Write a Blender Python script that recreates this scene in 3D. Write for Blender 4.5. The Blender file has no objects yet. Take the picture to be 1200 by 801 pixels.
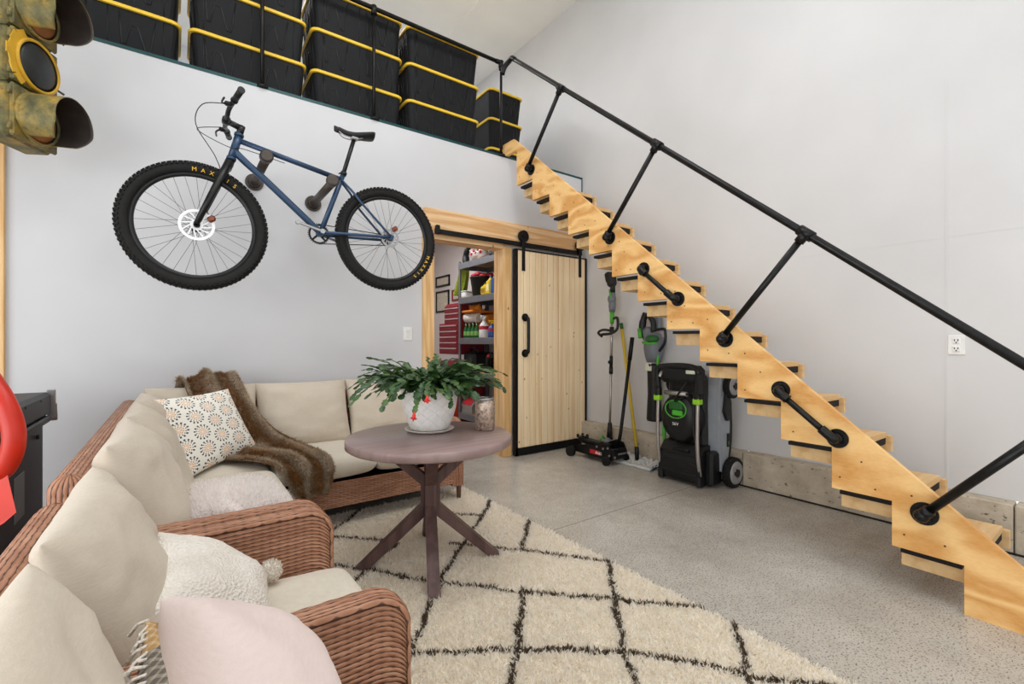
import bpy, bmesh, math, random
import numpy as np
from mathutils import Vector, Matrix, noise

random.seed(7)
RNG = np.random.default_rng(11)
SC = bpy.context.scene
COL = SC.collection
PI = math.pi
V = Vector


# ------------------------------------------------------------------ colours and materials
def S(r, g, b):
    def c(v):
        v /= 255.0
        return v / 12.92 if v <= 0.04045 else ((v + 0.055) / 1.055) ** 2.4
    return (c(r), c(g), c(b), 1.0)


class NT:
    """small wrapper round one material's node tree"""
    def __init__(self, name):
        self.m = bpy.data.materials.new(name)
        self.m.use_nodes = True
        self.t = self.m.node_tree
        self.b = self.t.nodes['Principled BSDF']

    def n(self, kind, **kw):
        nd = self.t.nodes.new(kind)
        for k, v in kw.items():
            if k in nd.inputs:
                nd.inputs[k].default_value = v
            else:
                setattr(nd, k, v)
        return nd

    def l(self, a, b):
        self.t.links.new(a, b)

    def math(self, op, a, b=None, c=None):
        nd = self.t.nodes.new('ShaderNodeMath')
        nd.operation = op
        for i, x in enumerate((a, b, c)):
            if x is None:
                continue
            if isinstance(x, (int, float)):
                nd.inputs[i].default_value = x
            else:
                self.l(x, nd.inputs[i])
        return nd.outputs[0]

    def coords(self, kind='Object', scale=(1, 1, 1), rot=(0, 0, 0)):
        tc = self.t.nodes.new('ShaderNodeTexCoord')
        mp = self.t.nodes.new('ShaderNodeMapping')
        mp.inputs['Scale'].default_value = scale
        mp.inputs['Rotation'].default_value = rot
        self.l(tc.outputs[kind], mp.inputs['Vector'])
        return mp.outputs[0]

    def noise(self, vec, scale=5.0, detail=3.0, rough=0.5, dist=0.0):
        nd = self.n('ShaderNodeTexNoise')
        nd.inputs['Scale'].default_value = scale
        nd.inputs['Detail'].default_value = detail
        nd.inputs['Roughness'].default_value = rough
        nd.inputs['Distortion'].default_value = dist
        if vec is not None:
            self.l(vec, nd.inputs['Vector'])
        return nd.outputs['Fac']

    def ramp(self, fac, stops, interp='LINEAR'):
        nd = self.t.nodes.new('ShaderNodeValToRGB')
        nd.color_ramp.interpolation = interp
        el = nd.color_ramp.elements
        while len(el) < len(stops):
            el.new(0.5)
        for e, (p, c) in zip(el, stops):
            e.position = p
            e.color = c if len(c) == 4 else (*c, 1)
        self.l(fac, nd.inputs[0])
        return nd.outputs[0]

    def mix(self, fac, a, b):
        nd = self.t.nodes.new('ShaderNodeMix')
        nd.data_type = 'RGBA'
        for sock, x in ((nd.inputs[0], fac), (nd.inputs[6], a), (nd.inputs[7], b)):
            if isinstance(x, (int, float)):
                sock.default_value = x
            elif isinstance(x, tuple):
                sock.default_value = x
            else:
                self.l(x, sock)
        return nd.outputs[2]

    def color(self, x):
        if isinstance(x, tuple):
            self.b.inputs['Base Color'].default_value = x
        else:
            self.l(x, self.b.inputs['Base Color'])

    def set(self, rough=0.5, metal=0.0, spec=0.5):
        self.b.inputs['Roughness'].default_value = rough
        self.b.inputs['Metallic'].default_value = metal
        self.b.inputs['Specular IOR Level'].default_value = spec

    def bump(self, h, strength=0.3, dist=0.01):
        nd = self.t.nodes.new('ShaderNodeBump')
        nd.inputs['Strength'].default_value = strength
        nd.inputs['Distance'].default_value = dist
        self.l(h, nd.inputs['Height'])
        self.l(nd.outputs[0], self.b.inputs['Normal'])


def plain(name, col, rough=0.5, metal=0.0, var=0.08, scale=14.0, spec=0.5, bump=0.0):
    """one colour with a slight procedural mottling"""
    t = NT(name)
    f = t.noise(t.coords(), scale, 3)
    lo = tuple(c * (1 - var) for c in col[:3]) + (1,)
    hi = tuple(min(1, c * (1 + var)) for c in col[:3]) + (1,)
    t.color(t.ramp(f, [(0.3, lo), (0.7, hi)]))
    t.set(rough, metal, spec)
    if bump:
        t.bump(t.noise(t.coords(), scale * 12, 2), bump, 0.002)
    return t.m


def wood(name, lo, hi, stretch=(1, 0.06, 1), scale=6.0, rings=10.0, rough=0.55, knots=False, amount=1.0, planks=False, kscale=4.2, kr=(0.03, 0.085), kst=(1.6, 0.0, 1.0)):
    t = NT(name)
    co = t.coords('Object', stretch)
    rnd = t.n('ShaderNodeNewGeometry').outputs['Random Per Island'] if planks else None
    if planks:
        sh = t.n('ShaderNodeVectorMath', operation='ADD')
        t.l(co, sh.inputs[0])
        cmb = t.n('ShaderNodeCombineXYZ')
        t.l(t.math('MULTIPLY', rnd, 37.0), cmb.inputs[0])
        t.l(t.math('MULTIPLY', rnd, 11.0), cmb.inputs[2])
        t.l(cmb.outputs[0], sh.inputs[1])
        co = sh.outputs[0]
    n1 = t.noise(co, scale, 2.5, 0.5, 0.3)
    s = t.math('SINE', t.math('MULTIPLY', n1, rings * 6.283))
    s = t.math('MULTIPLY_ADD', s, 0.5 * amount, 0.5)
    fine = t.noise(t.coords('Object', tuple(v * 9 if v >= 0.5 else v for v in stretch)), scale * 3, 3)
    f = t.math('ADD', t.math('MULTIPLY', s, 0.62), t.math('MULTIPLY', fine, 0.42))
    col = t.ramp(f, [(0.15, lo), (0.85, hi)])
    if knots:
        vo = t.n('ShaderNodeTexVoronoi')
        vo.inputs['Scale'].default_value = kscale
        t.l(t.coords('Object', kst), vo.inputs['Vector'])
        k = t.ramp(vo.outputs['Distance'], [(kr[0], (1, 1, 1, 1)), (kr[1], (0, 0, 0, 1))])
        col = t.mix(k, col, S(122, 74, 38))
    if planks:
        col = t.mix(t.math('MULTIPLY', rnd, 0.45), col, hi)
    t.color(col)
    t.set(rough, 0, 0.35)
    t.bump(f, 0.08, 0.002)
    return t.m


def fabric(name, col, var=0.07, weave=420.0, rough=0.9):
    t = NT(name)
    co = t.coords()
    n = t.noise(co, 9, 4)
    w = t.noise(t.coords('Object', (1, 1, 5)), weave, 2)
    slub = t.noise(t.coords('Object', (1, 1, 9)), 42, 3, 0.6)
    f = t.math('ADD', t.math('MULTIPLY', slub, 0.5), t.math('MULTIPLY', w, 0.5))
    lo = tuple(c * (1 - var) for c in col[:3]) + (1,)
    hi = tuple(min(1, c * (1 + var)) for c in col[:3]) + (1,)
    t.color(t.ramp(f, [(0.35, lo), (0.65, hi)]))
    t.set(rough, 0, 0.15)
    t.b.inputs['Sheen Weight'].default_value = 0.15
    mid = t.noise(t.coords('Object', (1, 1, 3)), 70, 3, 0.6)
    t.bump(t.math('ADD', t.math('MULTIPLY', mid, 0.8), t.math('MULTIPLY', w, 0.5)), 0.22, 0.003)
    return t.m


def attr_mat(name, rough=0.9, thru=0.42):
    """colour of each strand comes from its own attribute"""
    t = NT(name)
    a = t.n('ShaderNodeVertexColor')
    a.layer_name = 'Col'
    t.color(a.outputs['Color'])
    t.set(rough, 0, 0.1)
    tr = t.n('ShaderNodeBsdfTranslucent')
    t.l(a.outputs['Color'], tr.inputs['Color'])
    mx = t.n('ShaderNodeMixShader')
    mx.inputs[0].default_value = thru
    t.l(t.b.outputs[0], mx.inputs[1])
    t.l(tr.outputs[0], mx.inputs[2])
    t.l(mx.outputs[0], t.t.nodes['Material Output'].inputs['Surface'])
    return t.m


# ------------------------------------------------------------------ mesh building
ORG = {}


def tag(o, label=None, cat=None, group=None, kind=None):
    if label: o['label'] = label
    if cat: o['category'] = cat
    if group: o['group'] = group
    if kind: o['kind'] = kind
    return o


def thing(name, loc, label, cat, group=None):
    o = bpy.data.objects.new(name, None)
    COL.objects.link(o)
    o.empty_display_size = 0.1
    o.location = loc
    ORG[o.name] = V(loc)
    return tag(o, label, cat, group)


def frame(zaxis, up=(0, 0, 1)):
    z = V(zaxis).normalized()
    u = V(up)
    if abs(z.dot(u.normalized())) > 0.98:
        u = V((1, 0, 0))
    x = u.cross(z).normalized()
    y = z.cross(x)
    return Matrix((x, y, z)).transposed()


def place(loc, R=None):
    M = Matrix.Translation(V(loc))
    return M @ R.to_4x4() if R is not None else M


def rotz(a): return Matrix.Rotation(a, 3, 'Z')
def rotx(a): return Matrix.Rotation(a, 3, 'X')
def roty(a): return Matrix.Rotation(a, 3, 'Y')


class MB:
    def __init__(self):
        self.v, self.f, self.mi, self.sm, self.uv = [], [], [], [], []

    def add(self, vs, fs, mat=0, smooth=False, M=None, uv=None):
        b = len(self.v)
        if M is not None:
            vs = [M @ V(p) for p in vs]
        self.v.extend(tuple(p) for p in vs)
        self.uv.extend(uv if uv is not None else [(0.0, 0.0)] * len(vs))
        for f in fs:
            self.f.append(tuple(b + i for i in f))
            self.mi.append(mat)
            self.sm.append(smooth)
        return self

    def box(self, c, s, R=None, bev=0.0, mat=0):
        hx, hy, hz = (abs(x) / 2 for x in s)
        M = place(c, R)
        b = min(bev, hx * 0.98, hy * 0.98, hz * 0.98)
        if b <= 0:
            vs = [(x, y, z) for x in (-hx, hx) for y in (-hy, hy) for z in (-hz, hz)]
            fs = [(0, 1, 3, 2), (4, 6, 7, 5), (0, 4, 5, 1), (2, 3, 7, 6), (0, 2, 6, 4), (1, 5, 7, 3)]
            return self.add(vs, fs, mat, False, M)
        vs, ix = [], {}
        for sx in (-1, 1):
            for sy in (-1, 1):
                for sz in (-1, 1):
                    for k, p in enumerate(((sx * hx, sy * (hy - b), sz * (hz - b)), (sx * (hx - b), sy * hy, sz * (hz - b)), (sx * (hx - b), sy * (hy - b), sz * hz))):
                        ix[(sx, sy, sz, k)] = len(vs)
                        vs.append(p)
        fs = []
        sq = ((-1, -1), (1, -1), (1, 1), (-1, 1))
        for s in (-1, 1):
            fs.append([ix[(s, a, c2, 0)] for a, c2 in sq])
            fs.append([ix[(a, s, c2, 1)] for a, c2 in sq])
            fs.append([ix[(a, c2, s, 2)] for a, c2 in sq])
        for a in (-1, 1):
            for c2 in (-1, 1):
                fs.append([ix[(-1, a, c2, 1)], ix[(1, a, c2, 1)], ix[(1, a, c2, 2)], ix[(-1, a, c2, 2)]])
                fs.append([ix[(a, -1, c2, 0)], ix[(a, 1, c2, 0)], ix[(a, 1, c2, 2)], ix[(a, -1, c2, 2)]])
                fs.append([ix[(a, c2, -1, 0)], ix[(a, c2, 1, 0)], ix[(a, c2, 1, 1)], ix[(a, c2, -1, 1)]])
                for e in (-1, 1):
                    fs.append([ix[(a, c2, e, k)] for k in range(3)])
        return self.add(vs, fs, mat, False, M)

    def bar(self, p0, p1, w, h, up=(0, 0, 1), bev=0.0, mat=0):
        p0, p1 = V(p0), V(p1)
        R = frame(p1 - p0, up)
        return self.box((p0 + p1) / 2, (w, h, (p1 - p0).length), R, bev, mat)

    def cyl(self, p0, p1, r0, r1=None, n=16, mat=0, caps=True, smooth=True):
        p0, p1 = V(p0), V(p1)
        r1 = r0 if r1 is None else r1
        R = frame(p1 - p0)
        vs = []
        for p, r in ((p0, r0), (p1, r1)):
            for i in range(n):
                a = 2 * PI * i / n
                vs.append(p + R @ V((r * math.cos(a), r * math.sin(a), 0)))
        self.add(vs, [(i, (i + 1) % n, n + (i + 1) % n, n + i) for i in range(n)], mat, smooth)
        if caps:
            self.add(vs[:n], [tuple(range(n))], mat)
            self.add(vs[n:], [tuple(range(n))], mat)
        return self

    def tube(self, path, r, n=8, closed=False, mat=0, flat=1.0, up=(0, 0, 1)):
        P = [V(p) for p in path]
        k = len(P)
        rs = r if isinstance(r, (list, tuple)) else [r] * k
        T = []
        for i in range(k):
            a = P[(i - 1) % k] if closed or i else P[0]
            b = P[(i + 1) % k] if closed or i < k - 1 else P[-1]
            T.append((b - a).normalized())
        R = frame(T[0], up)
        nx, vs = R.col[0].copy(), []
        for i in range(k):
            t = T[i]
            nx = (nx - t * nx.dot(t)).normalized()
            ny = t.cross(nx)
            for j in range(n):
                a = 2 * PI * j / n
                vs.append(P[i] + rs[i] * (math.cos(a) * nx + flat * math.sin(a) * ny))
        fs = []
        for i in range(k if closed else k - 1):
            for j in range(n):
                a, b = i * n, ((i + 1) % k) * n
                fs.append((a + j, a + (j + 1) % n, b + (j + 1) % n, b + j))
        self.add(vs, fs, mat, True)
        if not closed:
            self.add(vs[:n], [tuple(range(n))], mat)
            self.add(vs[-n:], [tuple(range(n))], mat)
        return self

    def lathe(self, prof, M=None, n=32, mat=0, smooth=True, cap0=True, cap1=True):
        vs = []
        for r, z in prof:
            for j in range(n):
                a = 2 * PI * j / n
                vs.append((r * math.cos(a), r * math.sin(a), z))
        fs = []
        for i in range(len(prof) - 1):
            for j in range(n):
                fs.append((i * n + j, i * n + (j + 1) % n, (i + 1) * n + (j + 1) % n, (i + 1) * n + j))
        self.add(vs, fs, mat, smooth, M)
        if cap0 and prof[0][0] > 1e-5: self.add(vs[:n], [tuple(range(n))], mat, False, M)
        if cap1 and prof[-1][0] > 1e-5: self.add(vs[-n:], [tuple(range(n))], mat, False, M)
        return self

    def prism(self, poly, z0, z1, M=None, mat=0):
        n = len(poly)
        vs = [(x, y, z0) for x, y in poly] + [(x, y, z1) for x, y in poly]
        fs = [tuple(range(n)), tuple(range(n, 2 * n))] + [(i, (i + 1) % n, n + (i + 1) % n, n + i) for i in range(n)]
        return self.add(vs, fs, mat, False, M)

    def ball(self, c, r, nu=16, nv=10, mat=0, R=None):
        rx, ry, rz = (r, r, r) if isinstance(r, (int, float)) else r
        prof = []
        vs, fs = [], []
        for i in range(nv + 1):
            t = PI * i / nv
            for j in range(nu):
                a = 2 * PI * j / nu
                vs.append((rx * math.sin(t) * math.cos(a), ry * math.sin(t) * math.sin(a), rz * math.cos(t)))
        for i in range(nv):
            for j in range(nu):
                fs.append((i * nu + j, i * nu + (j + 1) % nu, (i + 1) * nu + (j + 1) % nu, (i + 1) * nu + j))
        return self.add(vs, fs, mat, True, place(c, R))

    def grid(self, nu, nv, fn, mat=0, smooth=True, wrap_u=False, uvfn=None):
        vs, uv = [], []
        for j in range(nv + 1):
            for i in range(nu + (0 if wrap_u else 1)):
                vs.append(fn(i / nu, j / nv))
                uv.append(uvfn(i / nu, j / nv) if uvfn else (i / nu, j / nv))
        w = nu if wrap_u else nu + 1
        fs = []
        for j in range(nv):
            for i in range(nu):
                i2 = (i + 1) % w
                fs.append((j * w + i, j * w + i2, (j + 1) * w + i2, (j + 1) * w + i))
        return self.add(vs, fs, mat, smooth, None, uv)

    def build(self, name, mats, parent=None, org=None, merge=True, label=None, recalc=True):
        if not isinstance(mats, (list, tuple)):
            mats = [mats]
        if parent is not None:
            o0 = ORG[parent.name]
        elif org is not None:
            o0 = V(org)
        else:
            xs, ys, zs = zip(*self.v)
            o0 = V(((min(xs) + max(xs)) / 2, (min(ys) + max(ys)) / 2, min(zs)))
        me = bpy.data.meshes.new(name)
        me.from_pydata([(x - o0.x, y - o0.y, z - o0.z) for x, y, z in self.v], [], self.f)
        me.polygons.foreach_set('material_index', self.mi)
        me.polygons.foreach_set('use_smooth', self.sm)
        ul = me.uv_layers.new(name='UVMap')
        li = np.zeros(len(me.loops), dtype=np.int32)
        me.loops.foreach_get('vertex_index', li)
        ul.data.foreach_set('uv', np.array(self.uv, dtype=np.float32)[li].ravel())
        for m in mats:
            me.materials.append(m)
        if merge or recalc:
            bm = bmesh.new()
            bm.from_mesh(me)
            if merge:
                bmesh.ops.remove_doubles(bm, verts=bm.verts, dist=1e-5)
            if recalc:
                bmesh.ops.recalc_face_normals(bm, faces=bm.faces)
            bm.to_mesh(me)
            bm.free()
        o = bpy.data.objects.new(name, me)
        COL.objects.link(o)
        ORG[o.name] = o0
        if parent is not None:
            o.parent = parent
        else:
            o.location = o0
        if label: o['label'] = label
        return o


def structure(name, mb, m, **kw):
    o = mb.build(name, m, org=(0, 0, 0), **kw)
    o['kind'] = 'structure'
    return o


def copy_tree(o, parent=None):
    c = o.copy()
    COL.objects.link(c)
    if parent is not None:
        c.parent = parent
    for ch in list(o.children):
        copy_tree(ch, c)
    return c


def smooth_path(pts, k=6, closed=False):
    P = [V(p) for p in pts]
    n = len(P)
    out = []
    rng = range(n if closed else n - 1)
    for i in rng:
        if closed:
            a, b, c, d = P[(i - 1) % n], P[i], P[(i + 1) % n], P[(i + 2) % n]
        else:
            a, b, c, d = P[max(i - 1, 0)], P[i], P[i + 1], P[min(i + 2, n - 1)]
        for j in range(k):
            t = j / k
            out.append(0.5 * ((2 * b) + (c - a) * t + (2 * a - 5 * b + 4 * c - d) * t * t + (3 * b - a - 3 * c + d) * t ** 3))
    if not closed:
        out.append(P[-1])
    return out


def lerp(a, b, t): return a + (b - a) * t


def pillow_fn(TL, TR, BR, BL, t, p=2.0, q=0.5, pinch=0.06, wr=0.0, seed=0.0):
    TL, TR, BR, BL = V(TL), V(TR), V(BR), V(BL)
    nrm = (TR - BL).cross(TL - BR).normalized()
    def f(a, b, s):
        a2 = a * (1 - pinch * (1 - b * b))
        b2 = b * (1 - pinch * (1 - a * a))
        u, w = (a2 + 1) / 2, (b2 + 1) / 2
        P = (1 - w) * ((1 - u) * BL + u * BR) + w * ((1 - u) * TL + u * TR)
        h = (max(0, 1 - abs(a) ** p) * max(0, 1 - abs(b) ** p)) ** q
        d = t / 2 * h
        if wr:
            k = V((a * 1.7 + seed, b * 1.7, s * 3.1 + seed))
            e = 1 - max(abs(a), abs(b)) ** 8
            d += wr * noise.noise(k) * e + wr * 0.5 * noise.noise(k * 3.3) * (0.3 + max(abs(a), abs(b)) ** 2) * e
        return P + nrm * (s * d)
    return f, nrm


def pillow(mb, TL, TR, BR, BL, t, n=28, mat=0, **kw):
    f, nrm = pillow_fn(TL, TR, BR, BL, t, **kw)
    def e(x):  # denser samples near the seams
        return math.sin((x - 0.5) * PI)
    for s in (1, -1):
        mb.grid(n, n, lambda i, j, s=s: f(e(i), e(j), s), mat, True, False, lambda i, j: ((e(i) + 1) / 2, (e(j) + 1) / 2))
    return f, nrm


def strands(name, pts, dirs, length, width, cols, mat, parent=None, org=(0, 0, 0), bend=0.35):
    """many small tapered tufts as one mesh; pts, dirs, cols are (n,3) arrays"""
    n = len(pts)
    o0 = np.array(ORG[parent.name] if parent is not None else org)
    d = dirs / np.linalg.norm(dirs, axis=1, keepdims=True)
    side = np.cross(d, RNG.normal(size=(n, 3)))
    side /= np.linalg.norm(side, axis=1, keepdims=True)
    curl = np.cross(side, d) * RNG.normal(scale=bend, size=(n, 1))
    L = length * RNG.uniform(0.7, 1.2, size=(n, 1))
    w = width * RNG.uniform(0.7, 1.3, size=(n, 1)) / 2
    b = pts - o0
    mid = b + (d + curl * 0.3) * L * 0.55
    tip = b + (d + curl) * L
    vs = np.stack([b - side * w, b + side * w, mid - side * w * 0.9, mid + side * w * 0.9, tip], axis=1).reshape(-1, 3)
    base = (np.arange(n) * 5)[:, None]
    loops = np.concatenate([base + 0, base + 1, base + 3, base + 2, base + 2, base + 3, base + 4], axis=1).ravel()
    me = bpy.data.meshes.new(name)
    me.vertices.add(n * 5)
    me.vertices.foreach_set('co', vs.astype(np.float32).ravel())
    me.loops.add(n * 7)
    me.loops.foreach_set('vertex_index', loops.astype(np.int32))
    me.polygons.add(n * 2)
    starts = np.stack([np.arange(n) * 7, np.arange(n) * 7 + 4], axis=1).ravel()
    me.polygons.foreach_set('loop_start', starts.astype(np.int32))
    me.update(calc_edges=True)
    ca = me.color_attributes.new('Col', 'FLOAT_COLOR', 'POINT')
    c4 = np.concatenate([np.repeat(cols, 5, axis=0), np.ones((n * 5, 1))], axis=1).astype(np.float32)
    ca.data.foreach_set('color', c4.ravel())
    me.materials.append(mat)
    o = bpy.data.objects.new(name, me)
    COL.objects.link(o)
    ORG[o.name] = V(o0)
    if parent is not None:
        o.parent = parent
    else:
        o.location = V(o0)
    return o


def letters(text, size, depth=0.001):
    """(verts, faces, advance) of each letter, lying in local xy and centred on x"""
    out = []
    for ch in text:
        cu = bpy.data.curves.new('t', 'FONT')
        cu.body = ch
        cu.size = size
        cu.extrude = depth
        cu.resolution_u = 3
        ob = bpy.data.objects.new('t', cu)
        COL.objects.link(ob)
        dg = bpy.context.evaluated_depsgraph_get()
        me = bpy.data.meshes.new_from_object(ob.evaluated_get(dg))
        vs = [v.co.copy() for v in me.vertices]
        fs = [tuple(p.vertices) for p in me.polygons]
        xs = [v.x for v in vs] or [0]
        mid = (min(xs) + max(xs)) / 2
        out.append(([V((v.x - mid, v.y, v.z)) for v in vs], fs, (max(xs) - min(xs)) + size * 0.1))
        bpy.data.objects.remove(ob)
        bpy.data.curves.remove(cu)
        bpy.data.meshes.remove(me)
    return out


def text_on(mb, text, size, M, mat=0, depth=0.001):
    L = letters(text, size, depth)
    x = -sum(l[2] for l in L) / 2
    for vs, fs, adv in L:
        mb.add(vs, fs, mat, False, M @ Matrix.Translation((x + adv / 2, 0, 0)))
        x += adv


def sub(a, b, n):
    return [lerp(V(a), V(b), i / n) for i in range(n + 1)]
# ------------------------------------------------------------------ materials
def wall_mat(name, col, rough=0.6, seams=None):
    t = NT(name)
    co = t.coords()
    n = t.noise(co, 1.3, 3)
    lo = tuple(c * 0.965 for c in col[:3]) + (1,)
    hi = tuple(min(1, c * 1.03) for c in col[:3]) + (1,)
    t.color(t.ramp(n, [(0.35, lo), (0.65, hi)]))
    t.set(rough, 0, 0.4)
    t.bump(t.noise(co, 90, 3), 0.05, 0.003)
    return t.m


M_WALL = wall_mat('wall_paint', S(207, 207, 209))
M_PANEL = wall_mat('wall_panel', S(209, 208, 208), 0.42)
M_CEIL = wall_mat('ceiling_paint', S(238, 237, 233))


def concrete_floor():
    t = NT('polished_concrete')
    co = t.coords()
    big = t.noise(co, 1.6, 4, 0.6)
    mid = t.noise(co, 9, 4, 0.6)
    f = t.math('ADD', t.math('MULTIPLY', big, 0.75), t.math('MULTIPLY', mid, 0.25))
    col = t.ramp(f, [(0.35, S(172, 165, 155)), (0.65, S(198, 192, 182))])
    vo = t.n('ShaderNodeTexVoronoi')
    vo.inputs['Scale'].default_value = 100
    wv = t.n('ShaderNodeVectorMath', operation='MULTIPLY_ADD')
    nz = t.n('ShaderNodeTexNoise')
    nz.inputs['Scale'].default_value = 60
    t.l(co, nz.inputs['Vector'])
    t.l(nz.outputs['Color'], wv.inputs[0])
    wv.inputs[1].default_value = (0.02, 0.02, 0.0)
    t.l(co, wv.inputs[2])
    t.l(wv.outputs[0], vo.inputs['Vector'])
    sp = t.ramp(vo.outputs['Color'], [(0.35, (0, 0, 0, 1)), (0.85, (1, 1, 1, 1))])
    d = t.ramp(vo.outputs['Distance'], [(0.20, (1, 1, 1, 1)), (0.45, (0, 0, 0, 1))])
    k = t.math('MAXIMUM', t.math('MULTIPLY', t.math('MULTIPLY', sp, d), 0.6), t.ramp(t.noise(co, 130, 2, 0.5), [(0.575, (0, 0, 0, 1)), (0.65, (1, 1, 1, 1))]))
    col = t.mix(t.math('MULTIPLY', k, 0.9), col, S(96, 90, 82))
    vo2 = t.n('ShaderNodeTexVoronoi')
    vo2.inputs['Scale'].default_value = 140
    t.l(co, vo2.inputs['Vector'])
    sp2 = t.math('MULTIPLY', t.ramp(vo2.outputs['Color'], [(0.6, (0, 0, 0, 1)), (0.9, (1, 1, 1, 1))]), 0.14)
    col = t.mix(sp2, col, S(198, 190, 178))
    sep = t.n('ShaderNodeSeparateXYZ')
    t.l(co, sep.inputs[0])
    cut = t.math('LESS_THAN', t.math('ABSOLUTE', t.math('SUBTRACT', sep.outputs[1], 2.236)), 0.004)
    col = t.mix(t.math('MULTIPLY', cut, 0.6), col, S(90, 82, 74))
    t.color(col)
    t.set(0.22, 0, 0.45)
    r = t.ramp(mid, [(0.3, (0.22, 0.22, 0.22, 1)), (0.7, (0.27, 0.27, 0.27, 1))])
    t.l(r, t.b.inputs['Roughness'])
    return t.m


def curb_mat():
    t = NT('rough_concrete')
    co = t.coords()
    f = t.noise(co, 6, 5, 0.65)
    col = t.ramp(f, [(0.3, S(170, 157, 138)), (0.7, S(206, 195, 177))])
    n = t.noise(t.coords('Object', (1, 1, 1.4)), 26, 3, 0.5)
    pit = t.ramp(n, [(0.30, (1, 1, 1, 1)), (0.36, (0, 0, 0, 1))])
    col = t.mix(t.math('MULTIPLY', pit, 0.75), col, S(84, 74, 62))
    t.color(col)
    t.set(0.85, 0, 0.2)
    t.bump(n, 0.4, 0.01)
    return t.m


M_FLOOR, M_CURB = concrete_floor(), curb_mat()
M_PLY = wood('birch_ply', S(214, 154, 84), S(244, 200, 134), (1, 0.55, 1.6), 2.4, 5.0, 0.5)
M_PLY_EDGE = wood('ply_edge', S(204, 160, 106), S(234, 200, 148), (0.5, 5, 5), 2.2, 2.0, 0.6, False, 0.7)
M_PINE = wood('pine_trim', S(214, 166, 106), S(236, 198, 146), (7, 7, 0.5), 1.6, 4, 0.55, True)
M_PINE_H = wood('pine_board', S(212, 162, 108), S(238, 202, 156), (0.5, 7, 7), 1.6, 4, 0.55, True)
M_PINE_PALE = wood('pale_pine', S(224, 186, 136), S(252, 230, 192), (14, 14, 0.35), 1.2, 2.5, 0.5, True, 0.8, True, 8.0, (0.05, 0.105), (1.3, 0.0, 0.8))
M_BLACK = plain('black_steel', S(28, 28, 29), 0.42, 0.6, 0.2)
M_PIPE = plain('black_pipe', S(36, 35, 35), 0.38, 0.7, 0.25, 30)
M_PLASTIC = plain('black_plastic', S(21, 22, 23), 0.45, 0, 0.12, 20, 0.4)
M_TEAL = plain('dark_teal_edge', S(14, 66, 68), 0.3, 0.2, 0.1)
M_WHITE_PL = plain('white_plastic', S(232, 231, 228), 0.35)
M_DARK = plain('near_black', S(26, 22, 20), 0.9)  # near-black for floor joint, socket slots, case bolts and tread infill

YA, XB = 3.98, 3.93      # plane of the bike wall, plane of the stair wall
LOFT = 3.14

# ------------------------------------------------------------------ room shell
structure('floor', MB().box((0.4, 1.8, -0.05), (7.4, 12.4, 0.1)), M_FLOOR)
w = MB()
for x0, x1, z0, z1 in ((-3.3, 1.93, 0, LOFT), (2.80, XB, 0, LOFT), (1.93, 2.80, 2.21, LOFT)):
    w.box(((x0 + x1) / 2, YA + 0.07, (z0 + z1) / 2), (x1 - x0, 0.14, z1 - z0))
structure('wall_back', w, M_WALL)
w = MB()
w.box((XB + 0.06, 1.8, (0.28 + 5.33) / 2), (0.12, 12.4, 5.33 - 0.28))
structure('wall_right', w, M_PANEL)
w = MB()
w.box((XB - 0.0015, 0.75, 1.55), (0.003, 0.012, 2.6))
w.box((XB - 0.0005, -0.6, 1.86), (0.0014, 4.4, 0.006))
w.box((XB - 0.0015, -1.0, 3.2), (0.003, 0.010, 3.6))
structure('trim_1', w, M_PANEL)
w = MB()
ys = [-4.4, -1.6, 0.45, 2.0, 3.99]
for a, b in zip(ys, ys[1:]):
    w.box((XB - 0.04, (a + b) / 2, 0.139), (0.12, b - a - 0.006, 0.278), None, 0.006)
structure('baseboard_right', w, M_CURB)
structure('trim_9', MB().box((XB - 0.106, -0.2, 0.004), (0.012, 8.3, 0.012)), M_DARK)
structure('ceiling', MB().box((0.4, 1.8, 5.38), (7.4, 12.4, 0.1)), M_CEIL)
structure('trim_2', MB().box((3.0, 4.6, 5.326), (0.05, 6.6, 0.012)), M_CEIL)
structure('wall_left', MB().box((-3.3, 1.8, 2.7), (0.1, 12.4, 5.4)), M_WALL)
structure('wall_rear', MB().box((0.4, 7.95, 4.2), (7.4, 0.1, 2.3)), M_WALL)
# loft floor and its dark edging
structure('floor', MB().box((0.33, 6.01, 3.075), (7.2, 3.78, 0.13)), M_WALL)
e = MB()
e.box((0.32, YA + 0.004, LOFT + 0.005), (7.22, 0.014, 0.022))
structure('trim_3', e, M_TEAL)
structure('trim_4', MB().box((XB - 0.012, YA - 0.006, 2.9), (0.008, 0.006, 0.46)), M_TEAL)
# storage room behind the opening
structure('wall_side', MB().box((3.71, 5.99, 1.5), (0.12, 3.78, 3.0)).box((1.55, 5.99, 1.5), (0.12, 3.78, 3.0)).box((2.6, 7.95, 1.5), (2.2, 0.12, 3.0)),
          wall_mat('storage_wall', S(222, 212, 208)))
b = MB()
for y in (4.9, 5.6, 6.3, 7.0):
    b.box((2.63, y, 2.93), (2.04, 0.09, 0.1))
structure('trim_5', b, wood('ceiling_joist', S(140, 96, 58), S(172, 124, 80), (1, 6, 6)))
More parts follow.
